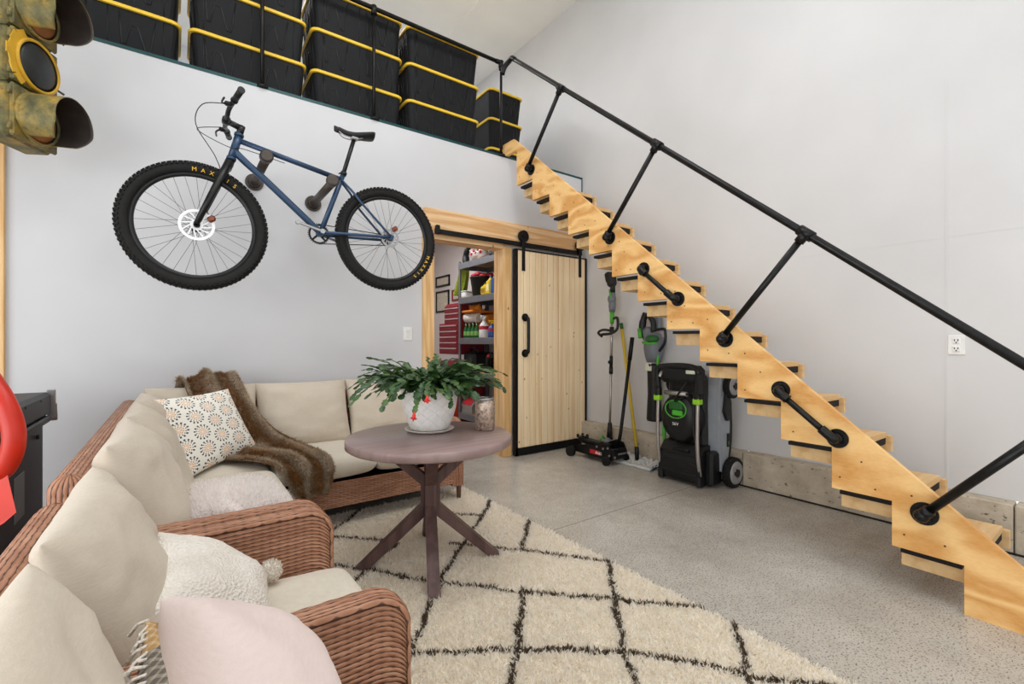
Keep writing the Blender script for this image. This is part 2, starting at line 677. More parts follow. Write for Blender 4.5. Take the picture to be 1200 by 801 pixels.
# pine casing of the opening: jambs, head, header board
c = MB()
c.box((1.915, YA - 0.012, 1.10), (0.115, 0.026, 2.2), None, 0.003)
c.box((1.945, YA + 0.07, 1.085), (0.04, 0.15, 2.17))
c.box((2.815, YA - 0.012, 1.10), (0.115, 0.026, 2.2), None, 0.003)
c.box((2.775, YA + 0.07, 1.085), (0.03, 0.15, 2.17))
structure('trim_6', c, M_PINE)
c = MB()
c.box((2.365, YA - 0.012, 2.195), (0.80, 0.026, 0.05))
c.box((2.365, YA + 0.07, 2.185), (0.83, 0.15, 0.03))
c.box((2.86, YA - 0.022, 2.335), (1.99, 0.044, 0.235), None, 0.003)
structure('trim_7', c, M_PINE_H)
# pine casing at the far left
structure('trim_8', MB().box((-0.93, YA - 0.012, 1.55), (0.236, 0.03, 3.1), None, 0.003), M_PINE)

# ------------------------------------------------------------------ sliding barn door, its track, plates
t = thing('barn_door', (3.39, 3.90, 0.0), 'pale pine plank sliding barn door hung from a black track', 'door')
pl = MB()
xs = [2.905]
rw = random.Random(3)
while xs[-1] < 3.86:
    xs.append(xs[-1] + 0.082)
for a, b2 in zip(xs, xs[1:]):
    pl.box(((a + b2) / 2, 3.905, 1.125), (b2 - a - 0.005, 0.03, 2.08), None, 0.006)
pl.build('plank_panel', M_PINE_PALE, t)
fr = MB()
fr.box((2.888, 3.912, 1.09), (0.03, 0.05, 2.16)).box((3.90, 3.912, 1.09), (0.02, 0.05, 2.16))
fr.box((3.39, 3.912, 0.047), (1.03, 0.05, 0.075)).box((3.39, 3.912, 2.172), (1.03, 0.05, 0.012))
fr.box((3.395, 3.925, 1.125), (0.98, 0.006, 2.06))
fr.build('steel_frame', M_BLACK, t)
h = MB()
hp = smooth_path([(2.995, 3.885, 1.46), (2.995, 3.835, 1.45), (2.995, 3.825, 1.40), (2.995, 3.825, 1.14), (2.995, 3.835, 1.09), (2.995, 3.885, 1.08)], 5)
h.tube(hp, 0.017, 10)
for z in (1.46, 1.08):
    h.cyl((2.995, 3.89, z), (2.995, 3.878, z), 0.042, n=20)
    h.cyl((2.995, 3.88, z), (2.995, 3.852, z), 0.026, 0.021, n=14)
h.build('pull_handle', M_PIPE, t)
for x in (2.975, 3.80):
    g = MB()
    g.box((x, 3.886, 2.10), (0.042, 0.008, 0.30), None, 0.002)
    g.box((x, 3.878, 2.27), (0.042, 0.008, 0.12), None, 0.002)
    g.build('hanger_strap', M_BLACK, t)
    g = MB()
    g.cyl((x, 3.905, 2.315), (x, 3.872, 2.315), 0.062, n=28)
    g.cyl((x, 3.872, 2.315), (x, 3.860, 2.315), 0.016, n=10)
    g.build('roller', M_BLACK, t)
t = thing('door_track', (2.9, 3.92, 2.23), 'long black steel rail above the barn door and opening', 'track')
MB().box((2.90, 3.905, 2.232), (1.90, 0.012, 0.048), None, 0.002).build('rail', M_BLACK, t)
for x in (2.02, 2.5, 3.0, 3.45, 3.82):
    MB().cyl((x, 3.936, 2.232), (x, 3.893, 2.232), 0.013, n=10).build('bolt', M_BLACK, t)
MB().box((1.975, 3.895, 2.245), (0.04, 0.04, 0.085), None, 0.006).build('end_stop', M_BLACK, t)

t = thing('wall_outlet', (XB, 0.70, 1.12), 'white double socket outlet plate on the wall above the stairs', 'outlet')
MB().box((XB - 0.003, 0.705, 1.182), (0.008, 0.080, 0.122), None, 0.003).build('cover_plate', M_WHITE_PL, t)
for z in (1.207, 1.157):
    s = MB()
    s.box((XB - 0.008, 0.705, z), (0.006, 0.036, 0.034), None, 0.002)
    r = s.build('socket', M_WHITE_PL, t)
    k = MB()
    k.box((XB - 0.0115, 0.713, z + 0.004), (0.002, 0.004, 0.012)).box((XB - 0.0115, 0.697, z + 0.004), (0.002, 0.004, 0.012))
    k.cyl((XB - 0.011, 0.705, z - 0.010), (XB - 0.0125, 0.705, z - 0.010), 0.004, n=10)
    k.build('slots', M_DARK, r)
t = thing('light_switch', (1.72, YA, 1.2), 'white light switch plate on the wall under the bike', 'switch')
MB().box((1.715, YA - 0.003, 1.275), (0.085, 0.008, 0.122), None, 0.003).build('cover_plate', M_WHITE_PL, t)
MB().box((1.715, YA - 0.008, 1.275), (0.034, 0.008, 0.068), rotx(0.08), 0.002).build('rocker', M_WHITE_PL, t)
# ------------------------------------------------------------------ staircase
RISE, RUN, Y0 = 0.2148, 0.2545, 0.480
SX0, SX1 = 2.813, 2.845
t = thing('staircase', (3.2, 0.3, 0.0), 'open plywood staircase with sawtooth stringer climbing to the loft', 'stairs')
poly = [(0.10, 0.0)]
poly += [(Y0, 0.0)]
for k in range(1, 14):
    poly += [(Y0 + RUN * (k - 1), RISE * k), (Y0 + RUN * k, RISE * k)]
poly += [(Y0 + RUN * 13, LOFT + 0.012), (4.035, LOFT + 0.012), (4.035, 3.285), (3.845, 3.285)]
poly += [(0.10, 0.093)]
Myz = Matrix(((0, 0, 1, 0), (1, 0, 0, 0), (0, 1, 0, 0), (0, 0, 0, 1)))    # (y, z, thickness x) to world
n = MB().prism(poly, SX0, SX1, Myz)
rn = random.Random(5)
for k in range(1, 14):
    for a, b2 in ((0.05, 0.06), (0.20, 0.05), (0.13, 0.17), (0.06, 0.26)):
        y, z = Y0 + RUN * k - a + rn.uniform(-.015, .015), RISE * k + b2 + rn.uniform(-.015, .015)
        n.cyl((SX0 - 0.0012, y, z), (SX0 + 0.004, y, z), 0.0045, n=8, mat=1)
n.build('stringer', [M_PLY, plain('screw_heads', S(92, 66, 40), 0.5, 0.4)], t)
first = None
for k in range(1, 14):
    yf, z = Y0 + RUN * (k - 1), RISE * k - 0.012
    if first is None:
        y0, y1 = yf - 0.012, yf + RUN + 0.0
        b = MB()
        b.box(((2.93 + 3.63) / 2, (y0 + y1) / 2, z - 0.018), (0.70, y1 - y0, 0.036), None, 0.002)
        top = b.build('tread', M_PLY_EDGE, t)
        b = MB()
        b.box(((2.92 + 3.63) / 2, (y0 + y1) / 2 + 0.008, z - 0.090), (0.70, y1 - y0 - 0.03, 0.016))
        b.build('bottom_board', M_PLY_EDGE, top)
        b = MB()
        b.box((2.911, (y0 + y1) / 2, z - 0.053), (0.018, y1 - y0 - 0.03, 0.090))
        b.build('end_board', M_PLY_EDGE, top)
        b = MB()
        b.box((3.655, (y0 + y1) / 2 - 0.01, z - 0.072), (0.03, y1 - y0 + 0.03, 0.10), None, 0.002)
        b.build('end_board', M_PLY_EDGE, top)
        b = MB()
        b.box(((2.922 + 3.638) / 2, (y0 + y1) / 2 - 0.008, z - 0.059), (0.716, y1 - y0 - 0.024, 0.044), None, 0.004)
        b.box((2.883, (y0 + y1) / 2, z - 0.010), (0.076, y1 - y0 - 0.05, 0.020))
        b.build('dark_infill', M_DARK, top)  # dark blocks filling the tread hollow and slot so both read black
        first = top
    else:
        c = copy_tree(first, t)
        c.location = (0, RUN * (k - 1), RISE * (k - 1))

# ------------------------------------------------------------------ stair handrail in black pipe
RX = 2.763
DIR = V((0, -0.763, -0.646)).normalized()      # down the flight
UPN = V((0, -0.646, 0.763)).normalized()
def on_rail(y): return V((RX, y, 1.812 + 0.847 * (y - 1.125)))
t = thing('stair_handrail', (SX0, 2.0, 2.0), 'slanted black pipe handrail on leaning posts bolted to the stringer', 'handrail')
r = MB()
r.tube([on_rail(3.80), on_rail(-0.7)], 0.0205, 12)
r.build('rail', M_PIPE, t)
b = MB()
top = on_rail(3.80)
b.tube(smooth_path([top + V((0, -0.05, -0.042)), top, top + V((0.0, 0.055, -0.01)), top + V((-0.02, 0.10, -0.05)), top + V((-0.035, 0.12, -0.12))], 4), 0.024, 10)
b.build('elbow', M_PIPE, t)
for y, z in ((3.547, 2.880), (2.534, 2.031), (1.576, 1.219), (0.613, 0.405)):
    foot = V((RX, y, z))
    hd = foot + UPN * 0.745
    MB().tube([foot - UPN * 0.01, hd], 0.0185, 12).build('post', M_PIPE, t)
    f = MB()
    f.cyl((SX0, y, z), (SX0 - 0.010, y, z), 0.052, n=24)
    f.cyl((SX0 - 0.010, y, z), (SX0 - 0.03, y, z), 0.034, 0.026, n=16)
    f.ball((RX, y, z), 0.031, 14, 8)
    f.cyl(foot, foot + UPN * 0.045, 0.027, n=14)
    f.build('flange', M_PIPE, t)
    f = MB()
    f.cyl(hd - DIR * 0.042, hd + DIR * 0.042, 0.029, n=14)
    f.cyl(hd - UPN * 0.055, hd, 0.027, n=14)
    f.build('tee_fitting', M_PIPE, t)
def grab(ya, za, yb, zb, label):
    t = thing('pipe_grab_bar', (SX0, (ya + yb) / 2, (za + zb) / 2), label, 'grab bar', 'short pipe bars on the stringer')
    A, B = V((RX - 0.005, ya, za)), V((RX - 0.005, yb, zb))
    d = (B - A).normalized()
    MB().tube([A + d * 0.02, B - d * 0.02], 0.017, 12).build('bar', M_PIPE, t)
    for P, s in ((A, 1), (B, -1)):
        f = MB()
        f.cyl((SX0, P.y, P.z), (SX0 - 0.011, P.y, P.z), 0.050, n=24)
        f.cyl((SX0 - 0.010, P.y, P.z), (SX0 - 0.034, P.y, P.z), 0.032, 0.025, n=16)
        f.build('flange', M_PIPE, t)
        f = MB()
        f.tube(smooth_path([(SX0 - 0.025, P.y, P.z), P + V((0.006, 0, 0)) + d * s * 0.004, P + d * s * 0.03, P + d * s * 0.075], 4), 0.0245, 10)
        f.build('elbow', M_PIPE, t)
grab(2.205, 1.740, 1.915, 1.497, 'upper short black pipe bar on the stringer, above the leaf blower')
grab(1.243, 0.926, 0.961, 0.695, 'lower short black pipe bar on the stringer, near the stair foot')

# ------------------------------------------------------------------ loft railing
t = thing('loft_railing', (1.5, 4.0, LOFT), 'black pipe guard railing along the loft edge in front of totes', 'railing')
MB().tube([(-1.2, 4.0, 4.125), (2.762, 4.0, 4.125)], 0.019, 12).build('top_rail', M_PIPE, t)
for x in (0.54, 1.41, 2.765):
    MB().tube([(x, 4.0, LOFT + 0.017), (x, 4.0, 4.11)], 0.0145, 12).build('post', M_PIPE, t)
    MB().cyl((x, 4.0, 4.07), (x, 4.0, 4.145), 0.026, n=14).build('tee_fitting', M_PIPE, t)
    MB().cyl((x, 4.0, LOFT), (x, 4.0, LOFT + 0.02), 0.045, n=18).build('flange', M_PIPE, t)
MB().tube(smooth_path([(2.70, 4.0, 4.125), (2.755, 4.0, 4.125), (2.765, 4.0, 4.10), (2.765, 4.0, 4.05)], 4), 0.024, 10).build('elbow', M_PIPE, t)

# ------------------------------------------------------------------ storage totes on the loft
M_TOTE = plain('tote_black', S(25, 26, 28), 0.6, 0, 0.15, 6, 0.18)
M_TOTE_RIB = plain('tote_rib', S(6, 6, 6), 0.4)
M_LID = plain('tote_yellow', S(238, 196, 52), 0.42, 0, 0.05)
TW, TD, TH = 0.805, 0.50, 0.346
def tote_mesh():
    t = thing('storage_tote', (0, 0, 0), '', 'storage box', 'black totes with yellow lids on the loft')
    b = MB()
    zb, zt = 0.0, TH - 0.03
    def ring(z, k):
        # narrower at the base, with rounded corners
        hx, hy, r = TW / 2 - 0.016 - 0.024 * (1 - k), TD / 2 - 0.016 - 0.024 * (1 - k), 0.05
        out = []
        for cx, cy, a0 in ((hx - r, hy - r, 0), (-hx + r, hy - r, PI / 2), (-hx + r, -hy + r, PI), (hx - r, -hy + r, 1.5 * PI)):
            for i in range(5):
                a = a0 + PI / 2 * i / 4
                out.append(V((cx + r * math.cos(a), cy + r * math.sin(a), z)))
        return out
    lv = [ring(zb, 0), ring(zb + 0.02, 0.05), ring(zt - 0.05, 0.9), ring(zt, 1)]
    n = len(lv[0])
    vs = [p for l in lv for p in l]
    fs = [(i * n + j, i * n + (j + 1) % n, (i + 1) * n + (j + 1) % n, (i + 1) * n + j) for i in range(3) for j in range(n)]
    fs += [tuple(range(n)), tuple(range(3 * n, 4 * n))]
    b.add(vs, fs, 0, False)
    body = b.build('body', M_TOTE, t)
    ribs = MB()
    def face(u, z, side):
        k = (z - zb) / (zt - zb)
        if side == 'front': return V((u, -(TD / 2 - 0.016 - 0.024 * (1 - k)) - 0.001, z))
        if side == 'left': return V((-(TW / 2 - 0.016 - 0.024 * (1 - k)) - 0.001, u, z))
    for side, cs in (('front', (-0.19, 0.17)), ('left', (0.0,))):
        for c0 in cs:
            pts = [(-.11, .285), (-.098, .085), (-.078, .085), (-.052, .215), (-.012, .215), (.03, .06), (.055, .06), (.085, .285)]
            ribs.tube([face(c0 + u, z, side) for u, z in pts], 0.0048, 6)
    for u in (-0.31, 0.0, 0.30):
        ribs.tube([face(u, 0.02, 'front'), face(u, 0.30, 'front')], 0.003, 6)
    for u in (-0.18, -0.15, 0.15, 0.18):
        ribs.tube([face(u, 0.02, 'left'), face(u, 0.30, 'left')], 0.003, 6)
    ribs.build('embossed_ribs', M_TOTE_RIB, body)
    l = MB()
    def lring(z, e):
        hx, hy, r = TW / 2 + e, TD / 2 + e, 0.06
        out = []
        for cx, cy, a0 in ((hx - r, hy - r, 0), (-hx + r, hy - r, PI / 2), (-hx + r, -hy + r, PI), (hx - r, -hy + r, 1.5 * PI)):
            for i in range(6):
                a = a0 + PI / 2 * i / 5
                out.append(V((cx + r * math.cos(a), cy + r * math.sin(a), z)))
        return out
    L = [lring(zt - 0.006, -0.02), lring(zt - 0.004, -0.002), lring(zt + 0.014, 0.0), lring(zt + 0.02, -0.006), lring(zt + 0.02, -0.03), lring(TH - 0.001, -0.034)]
    n = len(L[0])
    vs = [p for q in L for p in q]
    fs = [(i * n + j, i * n + (j + 1) % n, (i + 1) * n + (j + 1) % n, (i + 1) * n + j) for i in range(len(L) - 1) for j in range(n)]
    fs += [tuple(range(n)), tuple(range((len(L) - 1) * n, len(L) * n))]
    l.add(vs, fs, 0, False)
    l.build('lid', M_LID, t)
    return t
tote0 = tote_mesh()
ROW = ('bottom', 'middle', 'top')
stacks = [(-0.365, 4.31, 0, 2, 'of the stack next to the traffic light'),
          (0.478, 4.31, 0, 3, 'of the stack above the front wheel of the bike'),
          (1.315, 4.32, 0, 3, 'of the stack above the saddle of the bike'),
          (2.150, 4.31, 0, 3, 'of the stack above the sliding door header'),
          (3.20, 4.90, PI / 2, 3, 'of the short stack at the stair top')]
used = False
for x, y, rz, nrow, txt in stacks:
    for k in range(nrow):
        o = copy_tree(tote0) if used else tote0
        used = True
        o.location = (x, y, LOFT + 0.001 + k * (TH + 0.0005))
        o.rotation_euler.z = rz
        o['label'] = '%s black tote with yellow lid %s' % ('upper' if nrow == 2 and k else ROW[k], txt)
# ------------------------------------------------------------------ mountain bike hung on the wall
M_TIRE = plain('tire_rubber', S(28, 27, 26), 0.8, 0, 0.15, 30, 0.3)
M_RIM = plain('black_rim', S(24, 24, 25), 0.35, 0.3)
M_SPOKE = plain('spoke_steel', S(52, 52, 54), 0.35, 0.6)
M_ROTOR = plain('bright_steel', S(235, 235, 236), 0.32, 0.35)
M_BLUE = plain('bike_blue', S(42, 66, 94), 0.34, 0.25, 0.12, 5)
M_YEL = plain('tire_letter_yellow', S(240, 190, 62), 0.6)
M_ALLOY = plain('brushed_alloy', S(168, 166, 166), 0.35, 0.8)
M_RED = plain('anodised_copper', S(140, 84, 66), 0.35, 0.7)
BY = 3.45
FW, RW_ = V((0.106, BY, 1.912)), V((1.325, BY, 1.990))
t = thing('mountain_bike', (0.70, BY, 1.52), 'dark blue mountain bike hung sideways on two wall pegs', 'bicycle')
R0, TR = 0.355, 0.034


def wheel(c, text_a0, text_a1, seed, rotor_r):
    w = MB()
    n = 72
    w.grid(n, 14, lambda i, j: c + V(((R0 + TR * 1.02 * math.cos(2 * PI * j)) * math.cos(2 * PI * i), TR * 0.95 * math.sin(2 * PI * j), (R0 + TR * 1.02 * math.cos(2 * PI * j)) * math.sin(2 * PI * i))), 0)
    for i in range(84):
        for row, (off, ph) in enumerate(((-0.020, 0.0), (0.020, 0.0), (-0.031, 0.5), (0.031, 0.5), (0.0, 0.5))):
            a = 2 * PI * (i + ph) / 84
            rr = R0 + math.sqrt(max(0, (TR * 1.02) ** 2 - off ** 2)) + 0.002
            er = V((math.cos(a), 0, math.sin(a)))
            d = (er * (rr - R0) + V((0, off, 0))).normalized()
            p = c + er * R0 + d * (TR * 1.02 + 0.002)
            Rm = frame(d, (0, 1, 0) if abs(d.y) < 0.9 else (1, 0, 0))
            w.box(p, (0.013, 0.010, 0.008), Rm)
    wo = w.build('wheel', M_TIRE, t, merge=False)
    r = MB()
    prof = [(0.327, -0.014), (0.327, 0.014), (0.306, 0.012), (0.300, 0.0), (0.306, -0.012), (0.327, -0.014)]
    r.lathe(prof, place(c, rotx(PI / 2)), 72, cap0=False, cap1=False)
    r.build('rim', M_RIM, wo)
    h = MB()
    h.cyl(c + V((0, -0.055, 0)), c + V((0, 0.055, 0)), 0.017, n=18)
    for s in (-1, 1):
        h.cyl(c + V((0, 0.030 * s, 0)), c + V((0, 0.035 * s, 0)), 0.030, n=24)
        h.cyl(c + V((0, 0.05 * s, 0)), c + V((0, 0.066 * s, 0)), 0.012, n=12)
    h.build('hub', M_RIM, wo)
    k = MB()
    y = -0.046
    Mr = place(c + V((0, y, 0)), rotx(PI / 2))
    ro, ri = rotor_r, rotor_r - 0.016
    k.lathe([(ri, -0.001), (ro, -0.001), (ro, 0.001), (ri, 0.001), (ri, -0.001)], Mr, 48, smooth=False, cap0=False, cap1=False)
    k.lathe([(0.018, -0.0015), (0.033, -0.0015), (0.033, 0.0015), (0.018, 0.0015), (0.018, -0.0015)], Mr, 30, smooth=False, cap0=False, cap1=False)
    for i in range(12):
        a = 2 * PI * i / 12
        p0 = c + V((0.030 * math.cos(a), y, 0.030 * math.sin(a)))
        p1 = c + V(((ri + 0.002) * math.cos(a + 0.45), y, (ri + 0.002) * math.sin(a + 0.45)))
        k.bar(p0, p1, 0.0075, 0.002, (0, 1, 0))
    k.build('brake_rotor', M_ROTOR if rotor_r > 0.08 else M_ALLOY, wo)
    sp0 = None
    for i in range(32):
        side = 1 if i % 2 else -1
        a = 2 * PI * i / 32
        off = 1.25 * (1 if (i // 2) % 2 else -1)
        p1 = c + V((0.303 * math.cos(a), 0.004 * side, 0.303 * math.sin(a)))
        p0 = c + V((0.027 * math.cos(a + off), 0.032 * side, 0.027 * math.sin(a + off)))
        MB().tube([p0, p1], 0.0011, 5).build('spoke', M_SPOKE, wo)
    L = MB()
    word = letters('MAXXIS', 0.034, 0.0006)
    for i, (vs, fs, adv) in enumerate(word):
        a = lerp(text_a0, text_a1, i / 5)
        er = V((math.cos(a), 0, math.sin(a)))
        nrm = (V((0, -1, 0)) * 0.93 + er * (-0.30)).normalized()
        yv = (er - nrm * er.dot(nrm)).normalized()
        xv = yv.cross(nrm)
        M = Matrix((xv, yv, nrm)).transposed().to_4x4()
        M.translation = c + er * (R0 - TR * 0.36) + V((0, -TR * 0.885, 0)) - yv * 0.012 + nrm * 0.0016
        L.add(vs, fs, 0, False, M)
    L.build('tire_lettering', M_YEL, wo)
    return wo


wheel(FW, math.radians(92), math.radians(54), 1, 0.094)
wheel(RW_, math.radians(-19), math.radians(-52), 2, 0.070)

HT, HB = V((0.334, BY, 2.535)), V((0.289, BY, 2.367))
BB = V((0.832, BY, 1.972))
ST = V((0.992, BY, 2.425))
f = MB()
f.tube([HB, HT], 0.024, 14)
f.cyl(HB - (HT - HB).normalized() * 0.006, HB + (HT - HB).normalized() * 0.012, 0.028, n=16)
f.cyl(HT - (HT - HB).normalized() * 0.012, HT + (HT - HB).normalized() * 0.004, 0.028, n=16)
TT0, TT1 = HT + (HB - HT) * 0.22, V((0.972, BY, 2.378))
f.tube([TT0, TT1], 0.0175, 12)
f.tube(smooth_path([HT + (HB - HT) * 0.66, V((0.37, BY, 2.365)), V((0.50, BY, 2.26)), BB], 6), 0.0225, 14)
f.tube([BB, ST], 0.0175, 12)
f.cyl(BB + V((0, -0.036, 0)), BB + V((0, 0.036, 0)), 0.025, n=20)
for s in (-1, 1):
    ds = RW_ + V((-0.004, 0.064 * s, 0.004))
    f.tube(smooth_path([BB + V((0.02, 0.03 * s, -0.004)), BB + V((0.16, 0.052 * s, 0.004)), ds], 5), [0.0125] * 5 + [0.011] * 5 + [0.009], 10)
    f.tube(smooth_path([TT1 + V((0.0, 0.014 * s, -0.006)), V((1.055, BY + 0.03 * s, 2.29)), V((1.10, BY + 0.052 * s, 2.225)), ds + V((0, 0, 0.01))], 5), 0.0085, 10)
    f.box(ds, (0.05, 0.008, 0.045), roty(0.3), 0.003)
f.tube([V((1.07, BY - 0.035, 2.27)), V((1.07, BY + 0.035, 2.27))], 0.007, 8)
f.build('frame', M_BLUE, t)
f = MB()
f.tube([HB, HB - (HT - HB).normalized() * 0.045], 0.024, 14)
cr = HB - (HT - HB).normalized() * 0.05
f.tube([cr + V((0, -0.052, 0)), cr + V((0, 0.052, 0))], 0.022, 10)
for s in (-1, 1):
    f.tube([cr + V((0, 0.052 * s, 0.02)), lerp(cr, FW, 0.55) + V((-0.006, 0.056 * s, 0)), FW + V((-0.004, 0.060 * s, 0.0))], [0.023, 0.020, 0.0155], 12)
    f.box(FW + V((0, 0.060 * s, 0)), (0.03, 0.012, 0.036), None, 0.004)
f.build('fork', M_RIM, t)
# stem, handlebar, grips, levers
f = MB()
ax = (HT - HB).normalized()
f.tube([HT, HT + ax * 0.06], 0.021, 14)
CL = V((0.262, BY, 2.605))
f.tube([HT + ax * 0.045, CL], [0.020, 0.018], 12)
f.cyl(CL + V((0, -0.027, 0)), CL + V((0, 0.027, 0)), 0.024, n=16)
f.build('stem', M_RIM, t)
hb = []
for s in (-1, 1):
    hb.append([CL, CL + V((0, 0.09 * s, 0)), CL + V((0.008, 0.17 * s, 0.022)), CL + V((0.045, 0.375 * s, 0.042))])
f = MB()
f.tube(smooth_path(list(reversed(hb[0]))[:-1] + hb[1], 5), 0.0135, 12)
f.build('handlebar', M_RIM, t)
for s, p in ((-1, hb[0]), (1, hb[1])):
    d = (p[3] - p[2]).normalized()
    f = MB()
    f.cyl(p[3] - d * 0.125, p[3] + d * 0.004, 0.0175, n=16)
    f.cyl(p[3] - d * 0.13, p[3] - d * 0.118, 0.0205, n=16)
    f.cyl(p[3] - d * 0.004, p[3] + d * 0.010, 0.0195, n=16)
    f.build('grip', M_PLASTIC, t)
    f = MB()
    q = p[3] - d * 0.17
    f.box(q + V((-0.018, 0, -0.006)), (0.045, 0.03, 0.026), None, 0.008)
    f.tube(smooth_path([q + V((-0.035, 0, -0.01)), q + V((-0.055, 0.03 * s, -0.018)), q + V((-0.048, 0.10 * s, -0.02))], 4), 0.0055, 8)
    f.build('brake_lever', M_RIM, t)
    cb = MB()
    if s < 0:
        cb.tube(smooth_path([q + V((-0.03, 0.02, 0)), V((0.13, BY - 0.17, 2.60)), V((0.10, BY - 0.10, 2.50)), V((0.20, BY - 0.07, 2.34)), V((0.225, BY - 0.065, 2.22)), FW + V((0.045, -0.06, 0.13)), FW + V((0.06, -0.055, 0.07))], 7), 0.0026, 6)
    else:
        cb.tube(smooth_path([q + V((-0.03, -0.02, 0)), V((0.12, BY + 0.10, 2.56)), V((0.14, BY + 0.0, 2.49)), V((0.28, BY - 0.03, 2.43)), V((0.36, BY - 0.022, 2.44)), V((0.6, BY - 0.012, 2.408))], 7), 0.0026, 6)
    cb.build('brake_hose', M_RIM, t)
for p, sz in ((FW + V((0.075, -0.05, 0.045)), 0.045), (RW_ + V((0.035, -0.05, 0.075)), 0.045)):
    f = MB()
    f.box(p, (sz, 0.034, sz * 0.8), roty(-0.6), 0.009)
    f.cyl(p + V((0, -0.025, 0)), p, 0.012, n=14)
    f.build('brake_caliper', M_RED, t)
# saddle, post, cranks
f = MB()
sd = (ST - BB).normalized()
SP = V((1.066, BY, 2.690))
f.tube([ST - sd * 0.02, SP], 0.0148, 12)
f.build('seatpost', M_RIM, t)
f = MB()
f.cyl(ST - sd * 0.012, ST + sd * 0.012, 0.022, n=16)
f.tube([ST + V((-0.02, -0.012, 0)), ST + V((-0.028, 0.02, 0))], 0.005, 8)
f.build('seat_clamp', M_RIM, t)
f = MB()
def sad(i, j):
    u = i
    x = 0.925 + 0.285 * u
    hw = 0.018 + 0.052 * (1 / (1 + math.exp(-12 * (u - 0.62)))) * (1 - 0.35 * max(0, (u - 0.93) / 0.07))
    if u < 0.05: hw *= 0.45 + 0.55 * u / 0.05
    zc = 2.728 + 0.020 * (1 - u) ** 2 * (1 if u > .12 else 0.7) - 0.012 * math.sin(PI * u) + 0.047 * max(0, u - 0.35)
    a = 2 * PI * j
    th = (0.017 if math.sin(a) > 0 else 0.026 + 0.030 * max(0, u - 0.45))
    return V((x, BY + hw * math.cos(a), zc + th * math.sin(a)))
f.grid(24, 16, sad)
f.add([sad(1, j / 16) for j in range(16)], [tuple(range(16))])
f.add([sad(0, j / 16) for j in range(16)], [tuple(range(16))])
f.build('saddle', M_PLASTIC, t)
f = MB()
for s in (-1, 1):
    f.tube(smooth_path([(0.955, BY + 0.01 * s, 2.722), (1.00, BY + 0.02 * s, 2.695), (1.10, BY + 0.022 * s, 2.700), (1.17, BY + 0.03 * s, 2.735)], 4), 0.0035, 6)
f.box(SP + V((0.004, 0, 0.008)), (0.05, 0.05, 0.022), None, 0.006)
f.build('saddle_rails', M_ALLOY, t)
cd = V((-0.157, 0, 0.040)).normalized()
for s in (-1, 1):
    f = MB()
    b0 = BB + V((0, 0.058 * s, 0))
    f.bar(b0, b0 + cd * (-s) * 0.165, 0.018, 0.013, (0, 1, 0), 0.004)
    f.cyl(b0 + V((0, -0.010, 0)), b0 + V((0, 0.010, 0)), 0.016, n=16)
    e = b0 + cd * (-s) * 0.165
    f.cyl(e + V((0, -0.012, 0)), e + V((0, 0.012, 0)), 0.014, n=14)
    f.build('crank_arm', M_ALLOY, t)
f = MB()
y = 0.044
Mr = place(BB + V((0, y, 0)), rotx(PI / 2))
f.lathe([(0.058, -0.002), (0.070, -0.002), (0.070, 0.002), (0.058, 0.002), (0.058, -0.002)], Mr, 32, smooth=False, cap0=False, cap1=False)
for i in range(32):
    a = 2 * PI * i / 32
    f.box(BB + V((0.0725 * math.cos(a), y, 0.0725 * math.sin(a))), (0.007, 0.003, 0.006), roty(-a))
for i in range(4):
    a = PI / 4 + PI / 2 * i
    f.bar(BB + V((0.02 * math.cos(a), y, 0.02 * math.sin(a))), BB + V((0.06 * math.cos(a), y, 0.06 * math.sin(a))), 0.014, 0.004, (0, 1, 0))
f.build('chainring', M_RIM, t)
f = MB()
Mr = place(RW_ + V((0, 0.044, 0)), rotx(PI / 2))
f.lathe([(0.02, -0.004), (0.040, -0.004), (0.040, 0.004), (0.02, 0.004), (0.02, -0.004)], Mr, 24, smooth=False, cap0=False, cap1=False)
f.build('cog', M_RIM, t)
f = MB()
for s in (-1, 1):
    f.tube([BB + V((0.0, 0.044, 0.070 * s)), RW_ + V((0.0, 0.044, 0.040 * s))], 0.0035, 6)
f.build('chain', M_RIM, t)

# ------------------------------------------------------------------ the two pegs
M_PEG = plain('dark_brown_iron', S(74, 66, 60), 0.5, 0.35, 0.22, 22)
for x, zw, zt, txt in ((0.484, 2.405, 2.402, 'dark iron wall peg holding the blue bike near its handlebar'), (0.902, 2.318, 2.330, 'dark iron wall peg holding the blue bike near its saddle')):
    p = thing('wall_peg', (x, YA, zw), txt, 'peg', 'wall pegs holding the bike')
    MB().tube([(x, YA - 0.01, zw), (x, 3.42, zt)], 0.029, 18).build('peg', M_PEG, p)
    f = MB()
    f.cyl((x, YA, zw), (x, YA - 0.012, zw), 0.062, n=24)
    f.cyl((x, YA - 0.012, zw), (x, YA - 0.035, zw), 0.044, 0.038, n=20)
    f.build('flange', M_PEG, p)
    f = MB()
    f.cyl((x, 3.425, zt + 0.012), (x, 3.385, zt + 0.012), 0.041, n=22)
    f.cyl((x, 3.385, zt + 0.012), (x, 3.375, zt + 0.012), 0.041, 0.030, n=22)
    f.build('end_cap', M_PEG, p)
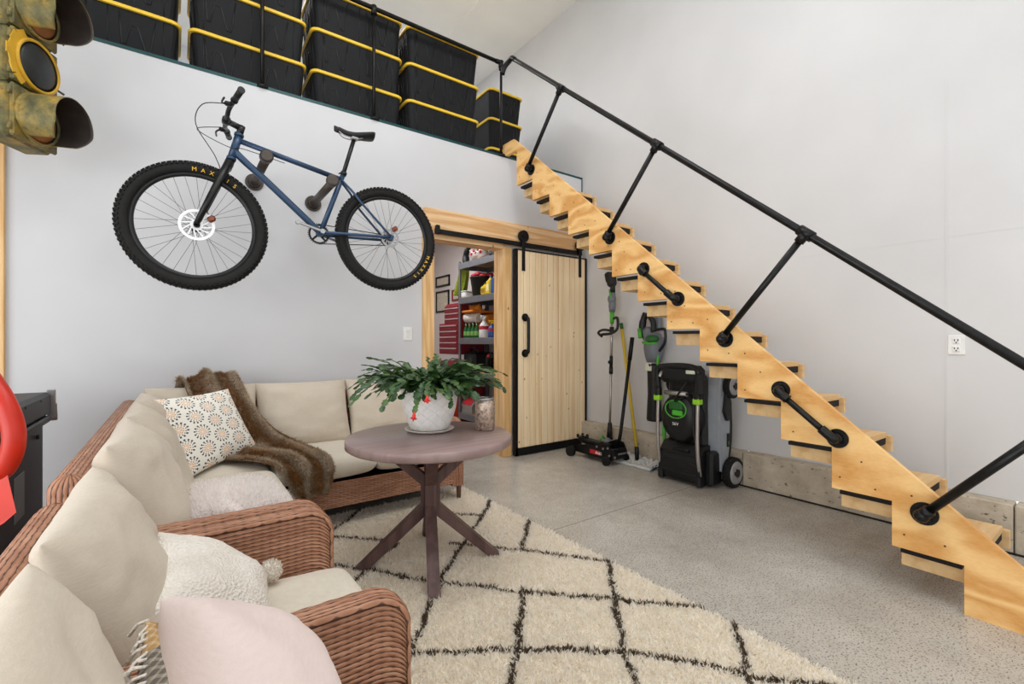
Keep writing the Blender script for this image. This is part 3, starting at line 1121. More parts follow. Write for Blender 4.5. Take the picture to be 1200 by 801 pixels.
# ------------------------------------------------------------------ old traffic signal head
def patina():
    t = NT('olive_patina')
    co = t.coords()
    n = t.noise(co, 9, 5, 0.65)
    n2 = t.noise(co, 26, 4, 0.7)
    col = t.ramp(n, [(0.30, S(66, 66, 44)), (0.46, S(104, 100, 64)), (0.58, S(140, 122, 66)), (0.72, S(184, 146, 54))])
    col = t.mix(t.ramp(n2, [(0.56, (0, 0, 0, 1)), (0.72, (1, 1, 1, 1))]), col, S(98, 70, 42))
    t.color(col)
    t.set(0.55, 0.15, 0.4)
    t.bump(n2, 0.12, 0.004)
    return t.m
M_PAT = patina()
M_VIS_IN = plain('visor_lining', S(54, 47, 44), 0.55, 0.1, 0.3, 12)
M_RUST = plain('rust_brown', S(150, 92, 44), 0.7, 0, 0.25, 14)
M_SIGY = plain('signal_yellow', S(206, 160, 36), 0.5, 0, 0.12, 12)
M_LENS = plain('dark_lens', S(30, 35, 35), 0.45, 0, 0.3, 30)
ang = math.radians(-28.0)
nrm = V((math.cos(ang), math.sin(ang), 0))
hx = V((-nrm.y, nrm.x, 0))            # across the face, to the right as one faces away from it
C0 = V((-0.602, 3.512, 2.674))        # centre of the middle lens, on the face
Rl = Matrix((hx, V((0, 0, 1)), nrm)).transposed()   # local x across, y up, z out of the face
def L(x, y, z): return C0 + Rl @ V((x, y, z))
PITCH = 0.285
t = thing('traffic_signal', L(0, -PITCH - 0.15, -0.1), 'weathered olive and yellow traffic signal head with hooded lenses', 'traffic light')
for k in (-1, 0, 1):
    y = PITCH * k
    b = MB()
    b.box(L(0, y, -0.095), (0.29, PITCH - 0.004, 0.15), Rl, 0.02)
    sec = b.build('signal_section', M_PAT, t)
    d = MB()
    d.box(L(0, y, -0.010), (0.278, PITCH - 0.014, 0.022), Rl, 0.008)
    for hy in (-0.09, 0.09):
        d.cyl(L(-0.146, y + hy - 0.02, -0.008), L(-0.146, y + hy + 0.02, -0.008), 0.010, n=10)
    d.tube([L(0.146, y - 0.05, -0.004), L(0.165, y - 0.052, -0.002), L(0.176, y - 0.056, 0.004)], 0.006, 8)
    d.build('door_frame', M_PAT, sec)
    r = MB()
    prof = [(0.118, 0.0), (0.134, 0.0), (0.134, 0.014), (0.126, 0.022), (0.118, 0.014)]
    r.lathe(prof, place(L(0, y, 0), Rl), 48, cap0=False, cap1=False)
    if k == 0:
        for q in range(7):
            a = PI * (0.72 + 0.09 * q)
            r.bar(L(0.128 * math.cos(a), y + 0.128 * math.sin(a), 0.004), L((0.165 + 0.012 * (q % 2)) * math.cos(a), y + (0.160 + 0.012 * ((q + 1) % 2)) * math.sin(a), 0.003), 0.052, 0.006, nrm)
    r.build('lens_ring', M_SIGY if k == 0 else M_PAT, sec)
    l = MB()
    l.lathe([(0.120, 0.006), (0.10, 0.016), (0.06, 0.026), (0.0001, 0.030)], place(L(0, y, 0), Rl), 40)
    l.build('lens', M_LENS if k == 0 else M_RUST, sec)
    if k == 0:
        continue
    v = MB()
    A0, A1, n = math.radians(-58), math.radians(238), 56
    tilt = 0.05
    def vis(u, w, rr):
        a = lerp(A0, A1, u)
        up = (math.sin(a) + 1) / 2
        ln = 0.178 * (0.62 + 0.38 * min(1, up * 2.6) ** 0.7)
        z = ln * w
        return L(rr * math.cos(a), y + rr * math.sin(a) - tilt * z, z + 0.008)
    v.grid(n, 12, lambda u, w: vis(u, w, 0.131), 0)
    v.grid(n, 12, lambda u, w: vis(u, w, 0.1275), 1)
    v.grid(n, 1, lambda u, w: vis(u, 1, lerp(0.131, 0.1275, w)), 0, False)
    for u in (0, 1):
        v.grid(1, 12, lambda w, s, u=u: vis(u, s, lerp(0.131, 0.1275, w)), 0, False)
    v.build('visor', [M_PAT, M_VIS_IN], sec)
b = MB()
for y in (PITCH * 1.38, -PITCH * 1.38):
    zb_ = C0.z + 0.16 + y * 0.45
    b.tube(smooth_path([L(0, y * 0.8, -0.095), L(-0.02, y * 0.7, -0.18), V((-0.74, YA - 0.10, zb_)), V((-0.74, YA - 0.02, zb_))], 5), 0.022, 10)
    b.cyl((-0.74, YA - 0.03, zb_), (-0.74, YA - 0.001, zb_), 0.05, n=20)
    b.box(L(0, y + (0.0 if y < 0 else 0), -0.095), (0.10, 0.05, 0.10), Rl, 0.01)
b.build('wall_bracket', M_PIPE, t)

# ------------------------------------------------------------------ orange cart handle and black case at the left edge
M_ORANGE = plain('orange_plastic', S(192, 34, 6), 0.42, 0, 0.08, 10)
t = thing('hand_cart', (-0.58, 2.05, 0.0), 'bright orange tubular cart handle beside the black lidded case', 'cart')
hp = smooth_path([(-0.606, 2.394, 1.283), (-0.526, 2.286, 1.131), (-0.454, 2.185, 1.019), (-0.425, 2.164, 0.931), (-0.425, 2.164, 0.853), (-0.451, 2.194, 0.787), (-0.503, 2.270, 0.748), (-0.577, 2.373, 0.759), (-0.635, 2.465, 0.843), (-0.663, 2.509, 0.990), (-0.655, 2.479, 1.172)], 6, True)
MB().tube(hp, 0.029, 16, True).build('loop_handle', M_ORANGE, t)
p = MB()
A_ = [V((-0.559, 2.261, 0.815)), V((-0.463, 2.191, 0.793)), V((-0.439, 2.173, 0.770)), V((-0.416, 2.157, 0.649)), V((-0.450, 2.181, 0.613)), V((-0.559, 2.261, 0.538))]
B_ = [q + V((-0.02, 0.035, 0)) for q in A_]
k_ = len(A_)
p.add(A_ + B_, [tuple(range(k_)), tuple(range(k_, 2 * k_))] + [(i, (i + 1) % k_, k_ + (i + 1) % k_, k_ + i) for i in range(k_)])
p.build('panel', M_ORANGE, t)
p = MB()
p.box((-0.70, 2.26, 0.22), (0.30, 0.34, 0.28), rotz(-0.52), 0.03)
p.bar((-0.62, 2.30, 0.33), (-0.56, 2.27, 0.64), 0.05, 0.03, (0, 1, 0), 0.006)
p.build('tub', M_PLASTIC, t)
for s in (-1, 1):
    c = V((-0.70, 2.26, 0.085)) + rotz(-0.52) @ V((0.155 * s, 0, 0))
    a = rotz(-0.52) @ V((0.028, 0, 0))
    q = MB().cyl(c - a, c + a, 0.084, n=28)
    q.cyl(c - a * 1.15, c + a * 1.15, 0.04, n=18)
    q.build('wheel', M_TIRE, t)

M_CASE = plain('case_black', S(36, 37, 39), 0.5, 0, 0.15, 9)
t = thing('storage_case', (-0.72, 3.0, 0.0), 'tall black lidded case standing behind the sofa by the wall', 'case')
MB().box((-0.74, 3.04, 0.39), (0.34, 0.88, 0.78), None, 0.02).build('body', M_CASE, t)
lid = MB()
lid.box((-0.715, 3.055, 0.865), (0.33, 0.98, 0.125), None, 0.018)
lid.box((-0.73, 3.045, 0.785), (0.37, 0.93, 0.035), None, 0.008)
lo = lid.build('lid', M_CASE, t)
l = MB()
for y in (2.7, 3.0, 3.3):
    l.cyl((-0.556, y, 0.72), (-0.5695 + 0.003, y, 0.72), 0.011, n=12)
    l.cyl((-0.553, y, 0.90), (-0.548, y, 0.90), 0.006, n=10)
l.build('bolts', M_DARK, t)
l = MB()
l.box((-0.551, 3.555, 0.86), (0.035, 0.02, 0.16), rotx(0.06), 0.004)
l.box((-0.545, 3.568, 0.815), (0.03, 0.018, 0.10), rotx(0.25), 0.004)
l.build('latch', M_ALLOY, t)
MB().box((-0.569, 3.0, 0.50), (0.003, 0.16, 0.20)).build('paper_label', plain('grey_label', S(120, 122, 122), 0.6), t)
# ------------------------------------------------------------------ wicker
def wicker_mat():
    t = NT('brown_wicker')
    uv = t.n('ShaderNodeUVMap')
    uv.uv_map = 'UVMap'
    sep = t.n('ShaderNodeSeparateXYZ')
    t.l(uv.outputs[0], sep.inputs[0])
    vv = t.math('DIVIDE', sep.outputs[1], 0.0118)
    row = t.math('FLOOR', vv)
    fr = t.math('SUBTRACT', vv, row)
    odd = t.math('MODULO', row, 2.0)
    al = t.math('COSINE', t.math('ADD', t.math('MULTIPLY', sep.outputs[0], 6.2832 / 0.050), t.math('MULTIPLY', odd, PI)))
    al = t.math('MULTIPLY_ADD', al, 0.5, 0.5)
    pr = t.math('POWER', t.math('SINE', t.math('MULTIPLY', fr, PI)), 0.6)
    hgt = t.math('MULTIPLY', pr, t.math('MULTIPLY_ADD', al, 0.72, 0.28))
    cx = t.n('ShaderNodeCombineXYZ')
    t.l(t.math('MULTIPLY', sep.outputs[0], 3.0), cx.inputs[0])
    t.l(row, cx.inputs[1])
    n = t.noise(cx.outputs[0], 2.3, 3, 0.6)
    f2 = t.noise(t.coords('UV', (30, 900, 1)), 1.0, 2)
    f = t.math('ADD', t.math('MULTIPLY', n, 0.75), t.math('MULTIPLY', f2, 0.25))
    col = t.ramp(f, [(0.30, S(142, 94, 68)), (0.5, S(176, 126, 98)), (0.72, S(206, 160, 130))])
    # shade between strands painted into the colour, dark where the weave dips
    gap_shade = t.ramp(hgt, [(0.16, (1, 1, 1, 1)), (0.27, (0, 0, 0, 1))])
    t.color(t.mix(gap_shade, col, S(74, 44, 32)))
    t.set(0.5, 0, 0.4)
    t.bump(hgt, 0.9, 0.006)
    return t.m


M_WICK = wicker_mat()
M_LINEN = fabric('linen_taupe', S(200, 188, 171))
M_SEAT = fabric('linen_cream', S(214, 205, 189))
M_FOOT = plain('brown_leg', S(92, 62, 46), 0.5)
WP, WL = 0.0118, 0.050


def weave(u, v):
    r = math.floor(v / WP)
    f = v / WP - r
    s = math.sqrt(max(0, 1 - (2 * f - 1) ** 2))
    a = 0.5 + 0.5 * math.cos(2 * PI * u / WL + PI * (r % 2))
    return 0.55 * s * (0.25 + 0.75 * a)


def sheet(mb, A, B, prof, nrm_sign=1, amp=0.0045, du=0.0075, dv=0.0032):
    """woven sheet: profile polyline (offsets) swept from A to B"""
    A, B = V(A), V(B)
    Ln = (B - A).length
    P = [V(p) for p in prof]
    seg = [(P[i + 1] - P[i]).length for i in range(len(P) - 1)]
    tot = sum(seg)
    ax = (B - A).normalized()
    def at(s):
        d = s * tot
        for i, sl in enumerate(seg):
            if d <= sl or i == len(seg) - 1:
                k = min(1, d / sl)
                return P[i].lerp(P[i + 1], k), (P[i + 1] - P[i]).normalized()
            d -= sl
    nu, nv = max(2, int(Ln / du)), max(2, int(tot / dv))
    cache = [at(j / nv) for j in range(nv + 1)]
    def fn(i, j):
        p, tg = cache[round(j * nv)]
        n = ax.cross(tg) * nrm_sign
        return A + ax * (Ln * i) + p + n * (amp * weave(Ln * i, tot * j))
    mb.grid(nu, nv, fn, 0, True, False, lambda i, j: (Ln * i, tot * j))


def arc(c, r, a0, a1, n, plane='xz'):
    out = []
    for i in range(n + 1):
        a = lerp(a0, a1, i / n)
        x, y = r * math.cos(a), r * math.sin(a)
        out.append(V((c[0] + x, 0, c[2] + y)) if plane == 'xz' else V((0, c[1] + x, c[2] + y)))
    return out


def wicker_arm(mb, x0, x1, yc, w, z0, z1, rad=0.085):
    """slab arm along x, rounded at its front top corner and along its top"""
    side = w / 2 - 0.006
    rt = 0.016
    def ztop(x):
        if x > x1 - rad:
            d = (x - (x1 - rad)) / rad
            return z1 - rad + rad * math.sqrt(max(0, 1 - d * d))
        return z1
    nx, nz = int((x1 - x0) / 0.0065), int((z1 - z0) / 0.0031)
    for s in (-1, 1):
        def fn(i, j, s=s):
            x = x0 + (x1 - x0) * (1 - (1 - i) ** 1.0)
            zt = ztop(x) - rt * 0.2
            z = z0 + (zt - z0) * j
            k = max(0, (z - (zt - rt)) / rt)
            return V((x, yc + s * (side - 0.006 * k * k + 0.0048 * weave(x, z)), z))
        mb.grid(nx, nz, fn, 0, True, False, lambda i, j: (x0 + (x1 - x0) * i, z0 + (z1 - z0) * j))
    # strip wound over the top and down the front
    path = [V((x0, 0, z1)), V((x1 - rad, 0, z1))] + arc((x1 - rad, 0, z1 - rad), rad, PI / 2, 0, 14)[1:] + [V((x1, 0, z0))]
    seg = [0]
    for a, b in zip(path, path[1:]):
        seg.append(seg[-1] + (b - a).length)
    tot = seg[-1]
    def at(s):
        d = s * tot
        for i in range(len(path) - 1):
            if d <= seg[i + 1] or i == len(path) - 2:
                k = (d - seg[i]) / (seg[i + 1] - seg[i])
                tg = (path[i + 1] - path[i]).normalized()
                return path[i].lerp(path[i + 1], k), V((-tg.z, 0, tg.x))
    ns = int(tot / 0.007)
    C = [at(i / ns) for i in range(ns + 1)]
    half = w / 2 - 0.001
    def fc(i, j):
        p, n = C[round(i * ns)]
        a = lerp(-1, 1, j)
        h = rt * (math.sqrt(max(0, 1 - abs(a) ** 2.6)) - 0.5)
        groove = -0.006 * math.exp(-((a + 0.05) / 0.10) ** 2)
        return V((p.x, yc + half * a, p.z)) + n * (h + groove + 0.0035 * weave(tot * i, w * 1.4 * j))
    mb.grid(ns, 30, fc, 0, True, False, lambda i, j: (tot * i, w * 1.4 * j))


def back_cushion(mb, TL, TR, BR, BL, t=0.2, seed=0.0, wr=0.026):
    pillow(mb, TL, TR, BR, BL, t, 34, p=2.8, q=0.45, pinch=0.05, wr=wr, seed=seed)


def seat_cushion(mb, x0, x1, y0, y1, z0, z1, seed=0.0):
    zc, tk = (z0 + z1) / 2, z1 - z0
    e = 0.045
    def fn(s):
        def g(i, j):
            a, b = math.sin((i - .5) * PI), math.sin((j - .5) * PI)
            h = (max(0, 1 - abs(a) ** 9) * max(0, 1 - abs(b) ** 9)) ** 0.42
            k = V((a * 2 + seed, b * 2, s))
            x, y = lerp(x0, x1, (a + 1) / 2), lerp(y0, y1, (b + 1) / 2)
            return V((x, y, zc + s * (tk / 2 * h + 0.012 * (1 - a * a) * (1 - b * b) + 0.006 * noise.noise(k) * h)))
        return g
    for s in (-1, 1):
        mb.grid(34, 34, fn(s))


BX0, BX1 = -0.29, -0.195      # wicker back of the left run
ZB = 0.825
def back_profile_x():
    r = (BX1 - BX0) / 2
    return [V((BX0, 0, 0.10)), V((BX0, 0, ZB - r))] + arc(((BX0 + BX1) / 2, 0, ZB - r), r, PI, 0, 12)[1:] + [V((BX1, 0, 0.40))]
def back_profile_y(y0, y1):
    r = (y1 - y0) / 2
    return [V((0, y0, 0.40)), V((0, y0, ZB - r))] + arc((0, (y0 + y1) / 2, ZB - r), r, PI, 0, 12, 'yz')[1:] + [V((0, y1, 0.10))]


def end_cap_x(mb, y, s):
    """rounded woven end of the left run's back"""
    r = (BX1 - BX0) / 2
    cx = (BX0 + BX1) / 2
    def fn(i, j):
        z = lerp(0.10, ZB, j)
        half = r if z < ZB - r else math.sqrt(max(0, r * r - (z - (ZB - r)) ** 2))
        a = lerp(-1, 1, i)
        return V((cx + half * a, y + s * (0.035 * math.sqrt(max(0, 1 - a * a)) * (half / r) + 0.004 * weave(z, a * r + r)), z))
    mb.grid(14, 120, fn, 0, True, False, lambda i, j: (0.7 * j, 0.09 * i))


# ------------------------------------------------------------------ L-shaped sofa
YS0, YS1 = 1.775, 3.90
t = thing('sectional_sofa', (0.1, 3.4, 0.0), 'L-shaped brown wicker corner sofa with beige cushions under the bike', 'sofa')
b = MB()
sheet(b, (0, YS0 + 0.03, 0), (0, YS1, 0), back_profile_x(), 1)
end_cap_x(b, YS0 + 0.03, -1)
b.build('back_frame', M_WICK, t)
b = MB()
sheet(b, (BX0 + 0.05, 0, 0), (1.78, 0, 0), back_profile_y(3.80, 3.895), -1)
b.build('back_frame', M_WICK, t)
b = MB()
sheet(b, (0.455, 3.06, 0), (1.765, 3.06, 0), [V((0, 0, 0.14)), V((0, 0, 0.305))], 1)
sheet(b, (0.455, YS0 + 0.04, 0), (0.455, 3.06, 0), [V((0, 0, 0.14)), V((0, 0, 0.305))], 1)
b.box(((BX1 + 0.44) / 2, (YS0 + 3.8) / 2, 0.20), (0.44 - BX1, 3.8 - YS0 - 0.02, 0.11))
b.box((1.09, 3.43, 0.20), (1.30, 0.72, 0.11))
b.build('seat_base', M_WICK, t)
b = MB()
wicker_arm(b, -0.20, 0.442, 1.808, 0.070, 0.12, 0.618)
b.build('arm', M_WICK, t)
b = MB()
def side_arm():
    # right-hand arm runs back to the wall along y: same slab turned a quarter
    q = MB()
    wicker_arm(q, 0, 0.80, 0, 0.10, 0.12, 0.615, 0.10)
    M = Matrix(((0, 1, 0, 1.725), (-1, 0, 0, 3.86), (0, 0, 1, 0), (0, 0, 0, 1)))
    b.add(q.v, q.f, 0, True, M, q.uv)
side_arm()
b.build('arm', M_WICK, t)
for x, y in ((1.74, 3.08), (1.74, 3.86), (0.50, 3.10), (-0.25, 3.86), (-0.25, 1.84), (0.41, 1.81)):
    MB().cyl((x, y, 0.0), (x, y, 0.15), 0.016, 0.02, n=10).build('leg', M_FOOT, t)
for k, a in enumerate(((-0.19, 0.48, 1.85, 2.48), (-0.19, 0.48, 2.485, 3.06), (-0.19, 0.47, 3.065, 3.78))):
    m = MB()
    seat_cushion(m, *a, 0.315, 0.465, k * 3.0)
    m.build('seat_cushion', M_SEAT, t)
for k, a in enumerate(((0.475, 1.09, 3.03, 3.78), (1.095, 1.67, 3.03, 3.78))):
    m = MB()
    seat_cushion(m, *a, 0.315, 0.465, 11 + k * 3.0)
    m.build('seat_cushion', M_SEAT, t)
for k, (y0, y1) in enumerate(((1.82, 2.47), (2.47, 3.07), (3.07, 3.62))):
    m = MB()
    back_cushion(m, (-0.165, y0, 0.89), (-0.165, y1, 0.89), (0.02, y1, 0.44), (0.02, y0, 0.44), 0.20, 2.0 + k * 5)
    m.build('back_cushion', M_LINEN, t)
for k, (x0, x1) in enumerate(((-0.16, 0.47), (0.455, 1.09), (1.085, 1.68))):
    m = MB()
    back_cushion(m, (x0, 3.755, 0.905), (x1, 3.755, 0.905), (x1, 3.575, 0.44), (x0, 3.575, 0.44), 0.22, 21 + k * 5)
    m.build('back_cushion', M_LINEN, t)

# ------------------------------------------------------------------ the two chairs in the foreground
def chair(name, label, y0, y1, arms, seed):
    t = thing(name, (0.1, (y0 + y1) / 2, 0.0), label, 'armchair', 'wicker armchairs in the foreground')
    b = MB()
    sheet(b, (-0.005, y0 + 0.04, -0.035), (-0.005, y1 - 0.10, -0.035), back_profile_x(), 1)
    q = MB()
    end_cap_x(q, y1 - 0.10, 1)
    end_cap_x(q, y0 + 0.04, -1)
    b.add([V(p) + V((-0.005, 0, -0.035)) for p in q.v], q.f, 0, True, None, q.uv)
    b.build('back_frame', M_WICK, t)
    b = MB()
    sheet(b, (0.455, y0 + 0.01, 0), (0.455, y1 - 0.01, 0), [V((0, 0, 0.12)), V((0, 0, 0.305))], 1)
    b.box(((BX1 + 0.44) / 2, (y0 + y1) / 2, 0.20), (0.44 - BX1, y1 - y0 - 0.03, 0.11))
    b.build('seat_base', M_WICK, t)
    for yc in arms:
        b = MB()
        wicker_arm(b, -0.20, 0.442, yc, 0.072, 0.12, 0.622)
        b.build('arm', M_WICK, t)
    for x in (-0.25, 0.41):
        for y in (y0 + 0.04, y1 - 0.04):
            MB().cyl((x, y, 0.0), (x, y, 0.13), 0.016, 0.02, n=10).build('leg', M_FOOT, t)
    m = MB()
    lo, hi = y0 + 0.012, y1 - 0.012
    if len(arms) == 2: lo, hi = arms[0] + 0.040, arms[1] - 0.040
    if len(arms) == 1: lo = arms[0] + 0.040
    seat_cushion(m, -0.19, 0.487, lo, hi, 0.30, 0.452, seed)
    m.build('seat_cushion', M_SEAT, t)
    m = MB()
    back_cushion(m, (-0.180, lo - 0.01, 0.865), (-0.180, hi + 0.01, 0.865), (-0.025, hi, 0.43), (-0.025, lo, 0.43), 0.18, seed + 0.7, 0.024)
    m.build('back_cushion', M_LINEN, t)
chair('armchair', 'brown wicker armchair holding the white pompom pillow, next to the corner sofa', 1.005, 1.738, (1.044, 1.702), 40)
chair('armchair', 'brown wicker armchair holding the large pink pillow and the patchwork pillow', 0.20, 1.000, (0.24,), 47)
# ------------------------------------------------------------------ loose pillows
def medallions():
    t = NT('medallion_print')
    uv = t.n('ShaderNodeUVMap')
    uv.uv_map = 'UVMap'
    sc = t.n('ShaderNodeVectorMath', operation='SCALE')
    sc.inputs['Scale'].default_value = 4.6
    t.l(uv.outputs[0], sc.inputs[0])
    sep = t.n('ShaderNodeSeparateXYZ')
    t.l(sc.outputs[0], sep.inputs[0])
    col = t.math('FLOOR', sep.outputs[0])
    odd = t.math('MULTIPLY', t.math('MODULO', col, 2.0), 0.5)
    fx = t.math('SUBTRACT', t.math('FRACT', sep.outputs[0]), 0.5)
    fy = t.math('SUBTRACT', t.math('FRACT', t.math('ADD', sep.outputs[1], odd)), 0.5)
    r = t.math('SQRT', t.math('ADD', t.math('MULTIPLY', fx, fx), t.math('MULTIPLY', fy, fy)))
    a = t.math('ARCTAN2', fy, fx)
    def ring(r0, w, count, duty, ph=0.0):
        d = t.math('LESS_THAN', t.math('ABSOLUTE', t.math('SUBTRACT', r, r0)), w)
        s = t.math('GREATER_THAN', t.math('SINE', t.math('MULTIPLY_ADD', a, float(count), ph)), duty)
        return t.math('MULTIPLY', d, s)
    c = t.mix(ring(0.40, 0.052, 14, 0.15), S(236, 232, 222), S(70, 72, 74))
    c = t.mix(ring(0.305, 0.030, 14, 0.35, 1.6), c, S(122, 104, 92))
    c = t.mix(ring(0.20, 0.030, 10, -0.1), c, S(206, 150, 104))
    c = t.mix(ring(0.105, 0.045, 8, -0.1), c, S(226, 168, 120))
    t.color(c)
    t.set(0.9, 0, 0.15)
    t.bump(t.noise(t.coords(), 380, 2), 0.1, 0.002)
    return t.m


m = MB()
pillow(m, (-0.130, 3.26, 0.880), (0.270, 3.42, 0.905), (0.430, 3.36, 0.525), (0.030, 3.01, 0.455), 0.15, 30, p=2.2, q=0.55, pinch=0.07, wr=0.008, seed=3)
o = m.build('throw_pillow', medallions())
tag(o, 'white pillow with round black and orange medallions, leaning in the sofa corner', 'pillow', 'loose pillows on the sofa')

# shaggy white pillow
M_TUFT = attr_mat('white_fur_tufts', 0.85, 0.6)
t = thing('shaggy_pillow', (0.16, 2.15, 0.47), 'small fluffy white shag pillow on the sofa behind the wicker arm', 'pillow', 'loose pillows on the sofa')
m = MB()
f, nn = pillow(m, (-0.045, 2.33, 0.545), (0.33, 2.30, 0.560), (0.355, 1.90, 0.565), (-0.03, 1.94, 0.555), 0.13, 20, p=2.4, q=0.5, pinch=0.04)
m.build('cover', fabric('shag_base', S(238, 232, 228)), t)
n = 6500
A, B = RNG.uniform(-1, 1, n), RNG.uniform(-1, 1, n)
A, B = np.sign(A) * np.abs(A) ** 0.75, np.sign(B) * np.abs(B) ** 0.75
P, D = [], []
for a, b in zip(A, B):
    p = f(a, b, 1)
    P.append(p)
    D.append(nn * (1.0 - 0.55 * max(abs(a), abs(b)) ** 3) + V((a * 0.9, -b * 0.0 + b * 0.9, 0)) * max(abs(a), abs(b)) ** 2 + V(RNG.normal(scale=0.45, size=3)))
cols = np.array(S(255, 251, 249)[:3]) * RNG.uniform(0.95, 1.03, size=(n, 1))
o = strands('shag_tufts', np.array(P), np.array(D), 0.040, 0.0045, cols, M_TUFT, t)
o['kind'] = 'stuff'

# white knitted pillow with pompoms
def knit():
    t = NT('white_knit')
    co = t.coords('Object', (1, 1, 1))
    vo = t.n('ShaderNodeTexVoronoi')
    vo.inputs['Scale'].default_value = 150
    t.l(co, vo.inputs['Vector'])
    t.color(t.ramp(t.noise(co, 14, 3), [(0.3, S(222, 214, 203)), (0.7, S(238, 232, 223))]))
    t.set(0.95, 0, 0.1)
    t.bump(vo.outputs['Distance'], 0.5, 0.01)
    return t.m
M_KNIT = knit()
t = thing('pompom_pillow', (0.1, 1.4, 0.46), 'cream knitted pillow with pompom corners in the middle armchair', 'pillow', 'loose pillows in the armchairs')
m = MB()
KC = ((-0.035, 1.475, 0.720), (0.215, 1.575, 0.505), (0.185, 1.23, 0.470), (-0.055, 1.17, 0.655))
pillow(m, *KC, 0.15, 30, p=2.2, q=0.5, pinch=0.05, wr=0.010, seed=9)
m.build('cover', M_KNIT, t)
for i, (kc, r) in enumerate(zip(KC, (0.020, 0.034, 0.034, 0.02))):
    if i in (0, 3): continue
    c = V(kc)
    c = c + (c - V((0.08, 1.36, 0.59))).normalized() * (r * 0.55)
    if i == 1: c += V((0.012, -0.005, 0.0))
    q = MB()
    q.ball(c, r * 0.86, 16, 10)
    po = q.build('pompom', M_KNIT, t)
    n = 420
    d = RNG.normal(size=(n, 3))
    d /= np.linalg.norm(d, axis=1, keepdims=True)
    cols = np.array(S(236, 229, 219)[:3]) * RNG.uniform(0.94, 1.04, size=(n, 1))
    strands('yarn', np.array(c) + d * r * 0.80, d, r * 0.28, 0.005, cols, M_TUFT, po)['kind'] = 'stuff'

# pink pillow in front, patchwork one behind it
m = MB()
pillow(m, (-0.020, 0.985, 0.765), (0.200, 0.965, 0.630), (0.225, 0.560, 0.500), (0.000, 0.540, 0.650), 0.20, 32, p=2.3, q=0.48, pinch=0.05, wr=0.012, seed=15)
o = m.build('pink_pillow', fabric('blush_cotton', S(220, 202, 196), 0.04))
tag(o, 'large plain blush pink pillow in front of the fringed patchwork pillow', 'pillow', 'loose pillows in the armchairs')

def patchwork():
    t = NT('patchwork')
    uv = t.n('ShaderNodeUVMap')
    uv.uv_map = 'UVMap'
    sep = t.n('ShaderNodeSeparateXYZ')
    t.l(uv.outputs[0], sep.inputs[0])
    px_ = t.math('FLOOR', t.math('MULTIPLY', sep.outputs[0], 5.0))
    py_ = t.math('FLOOR', t.math('MULTIPLY', sep.outputs[1], 6.0))
    cx = t.n('ShaderNodeCombineXYZ')
    t.l(px_, cx.inputs[0]); t.l(py_, cx.inputs[1])
    wn = t.n('ShaderNodeTexWhiteNoise')
    t.l(cx.outputs[0], wn.inputs['Vector'])
    c = t.ramp(wn.outputs['Value'], [(0.0, S(122, 116, 106)), (0.3, S(150, 144, 132)), (0.5, S(132, 132, 108)), (0.68, S(182, 146, 96)), (0.85, S(108, 102, 96))], 'CONSTANT')
    chk = t.math('GREATER_THAN', t.math('SINE', t.math('MULTIPLY', t.math('ADD', sep.outputs[0], sep.outputs[1]), 160.0)), 0.35)
    chk2 = t.math('GREATER_THAN', t.math('SINE', t.math('MULTIPLY', t.math('SUBTRACT', sep.outputs[0], sep.outputs[1]), 160.0)), 0.5)
    c = t.mix(t.math('MULTIPLY', t.math('ADD', chk, chk2), 0.22), c, S(226, 214, 190))
    t.color(c)
    t.set(0.95, 0, 0.1)
    t.bump(t.noise(t.coords(), 300, 2), 0.3, 0.003)
    return t.m
t = thing('patchwork_pillow', (-0.06, 0.8, 0.5), 'fringed patchwork pillow in grey and tan plaid behind the pink pillow', 'pillow', 'loose pillows in the armchairs')
m = MB()
pillow(m, (-0.040, 0.985, 0.735), (0.145, 0.975, 0.585), (0.140, 0.575, 0.475), (-0.030, 0.52, 0.645), 0.13, 26, p=2.6, q=0.5, pinch=0.02, wr=0.014, seed=19)
m.build('cover', patchwork(), t)
fr = MB()
rf = random.Random(8)
for i in range(26):
    s = i / 25
    p = V((-0.040, 0.985, 0.735)).lerp(V((-0.030, 0.52, 0.645)), s * 0.8)
    q = p + V((-0.016 + rf.uniform(-.012, .012), rf.uniform(-.02, .02), -0.014 + rf.uniform(-.016, .016)))
    fr.tube([p + V((0.004, 0, 0)), p.lerp(q, .5) + V((0, 0, 0.006)), q], [0.0026, 0.0028, 0.0034], 6)
fr.build('fringe', M_KNIT, t)

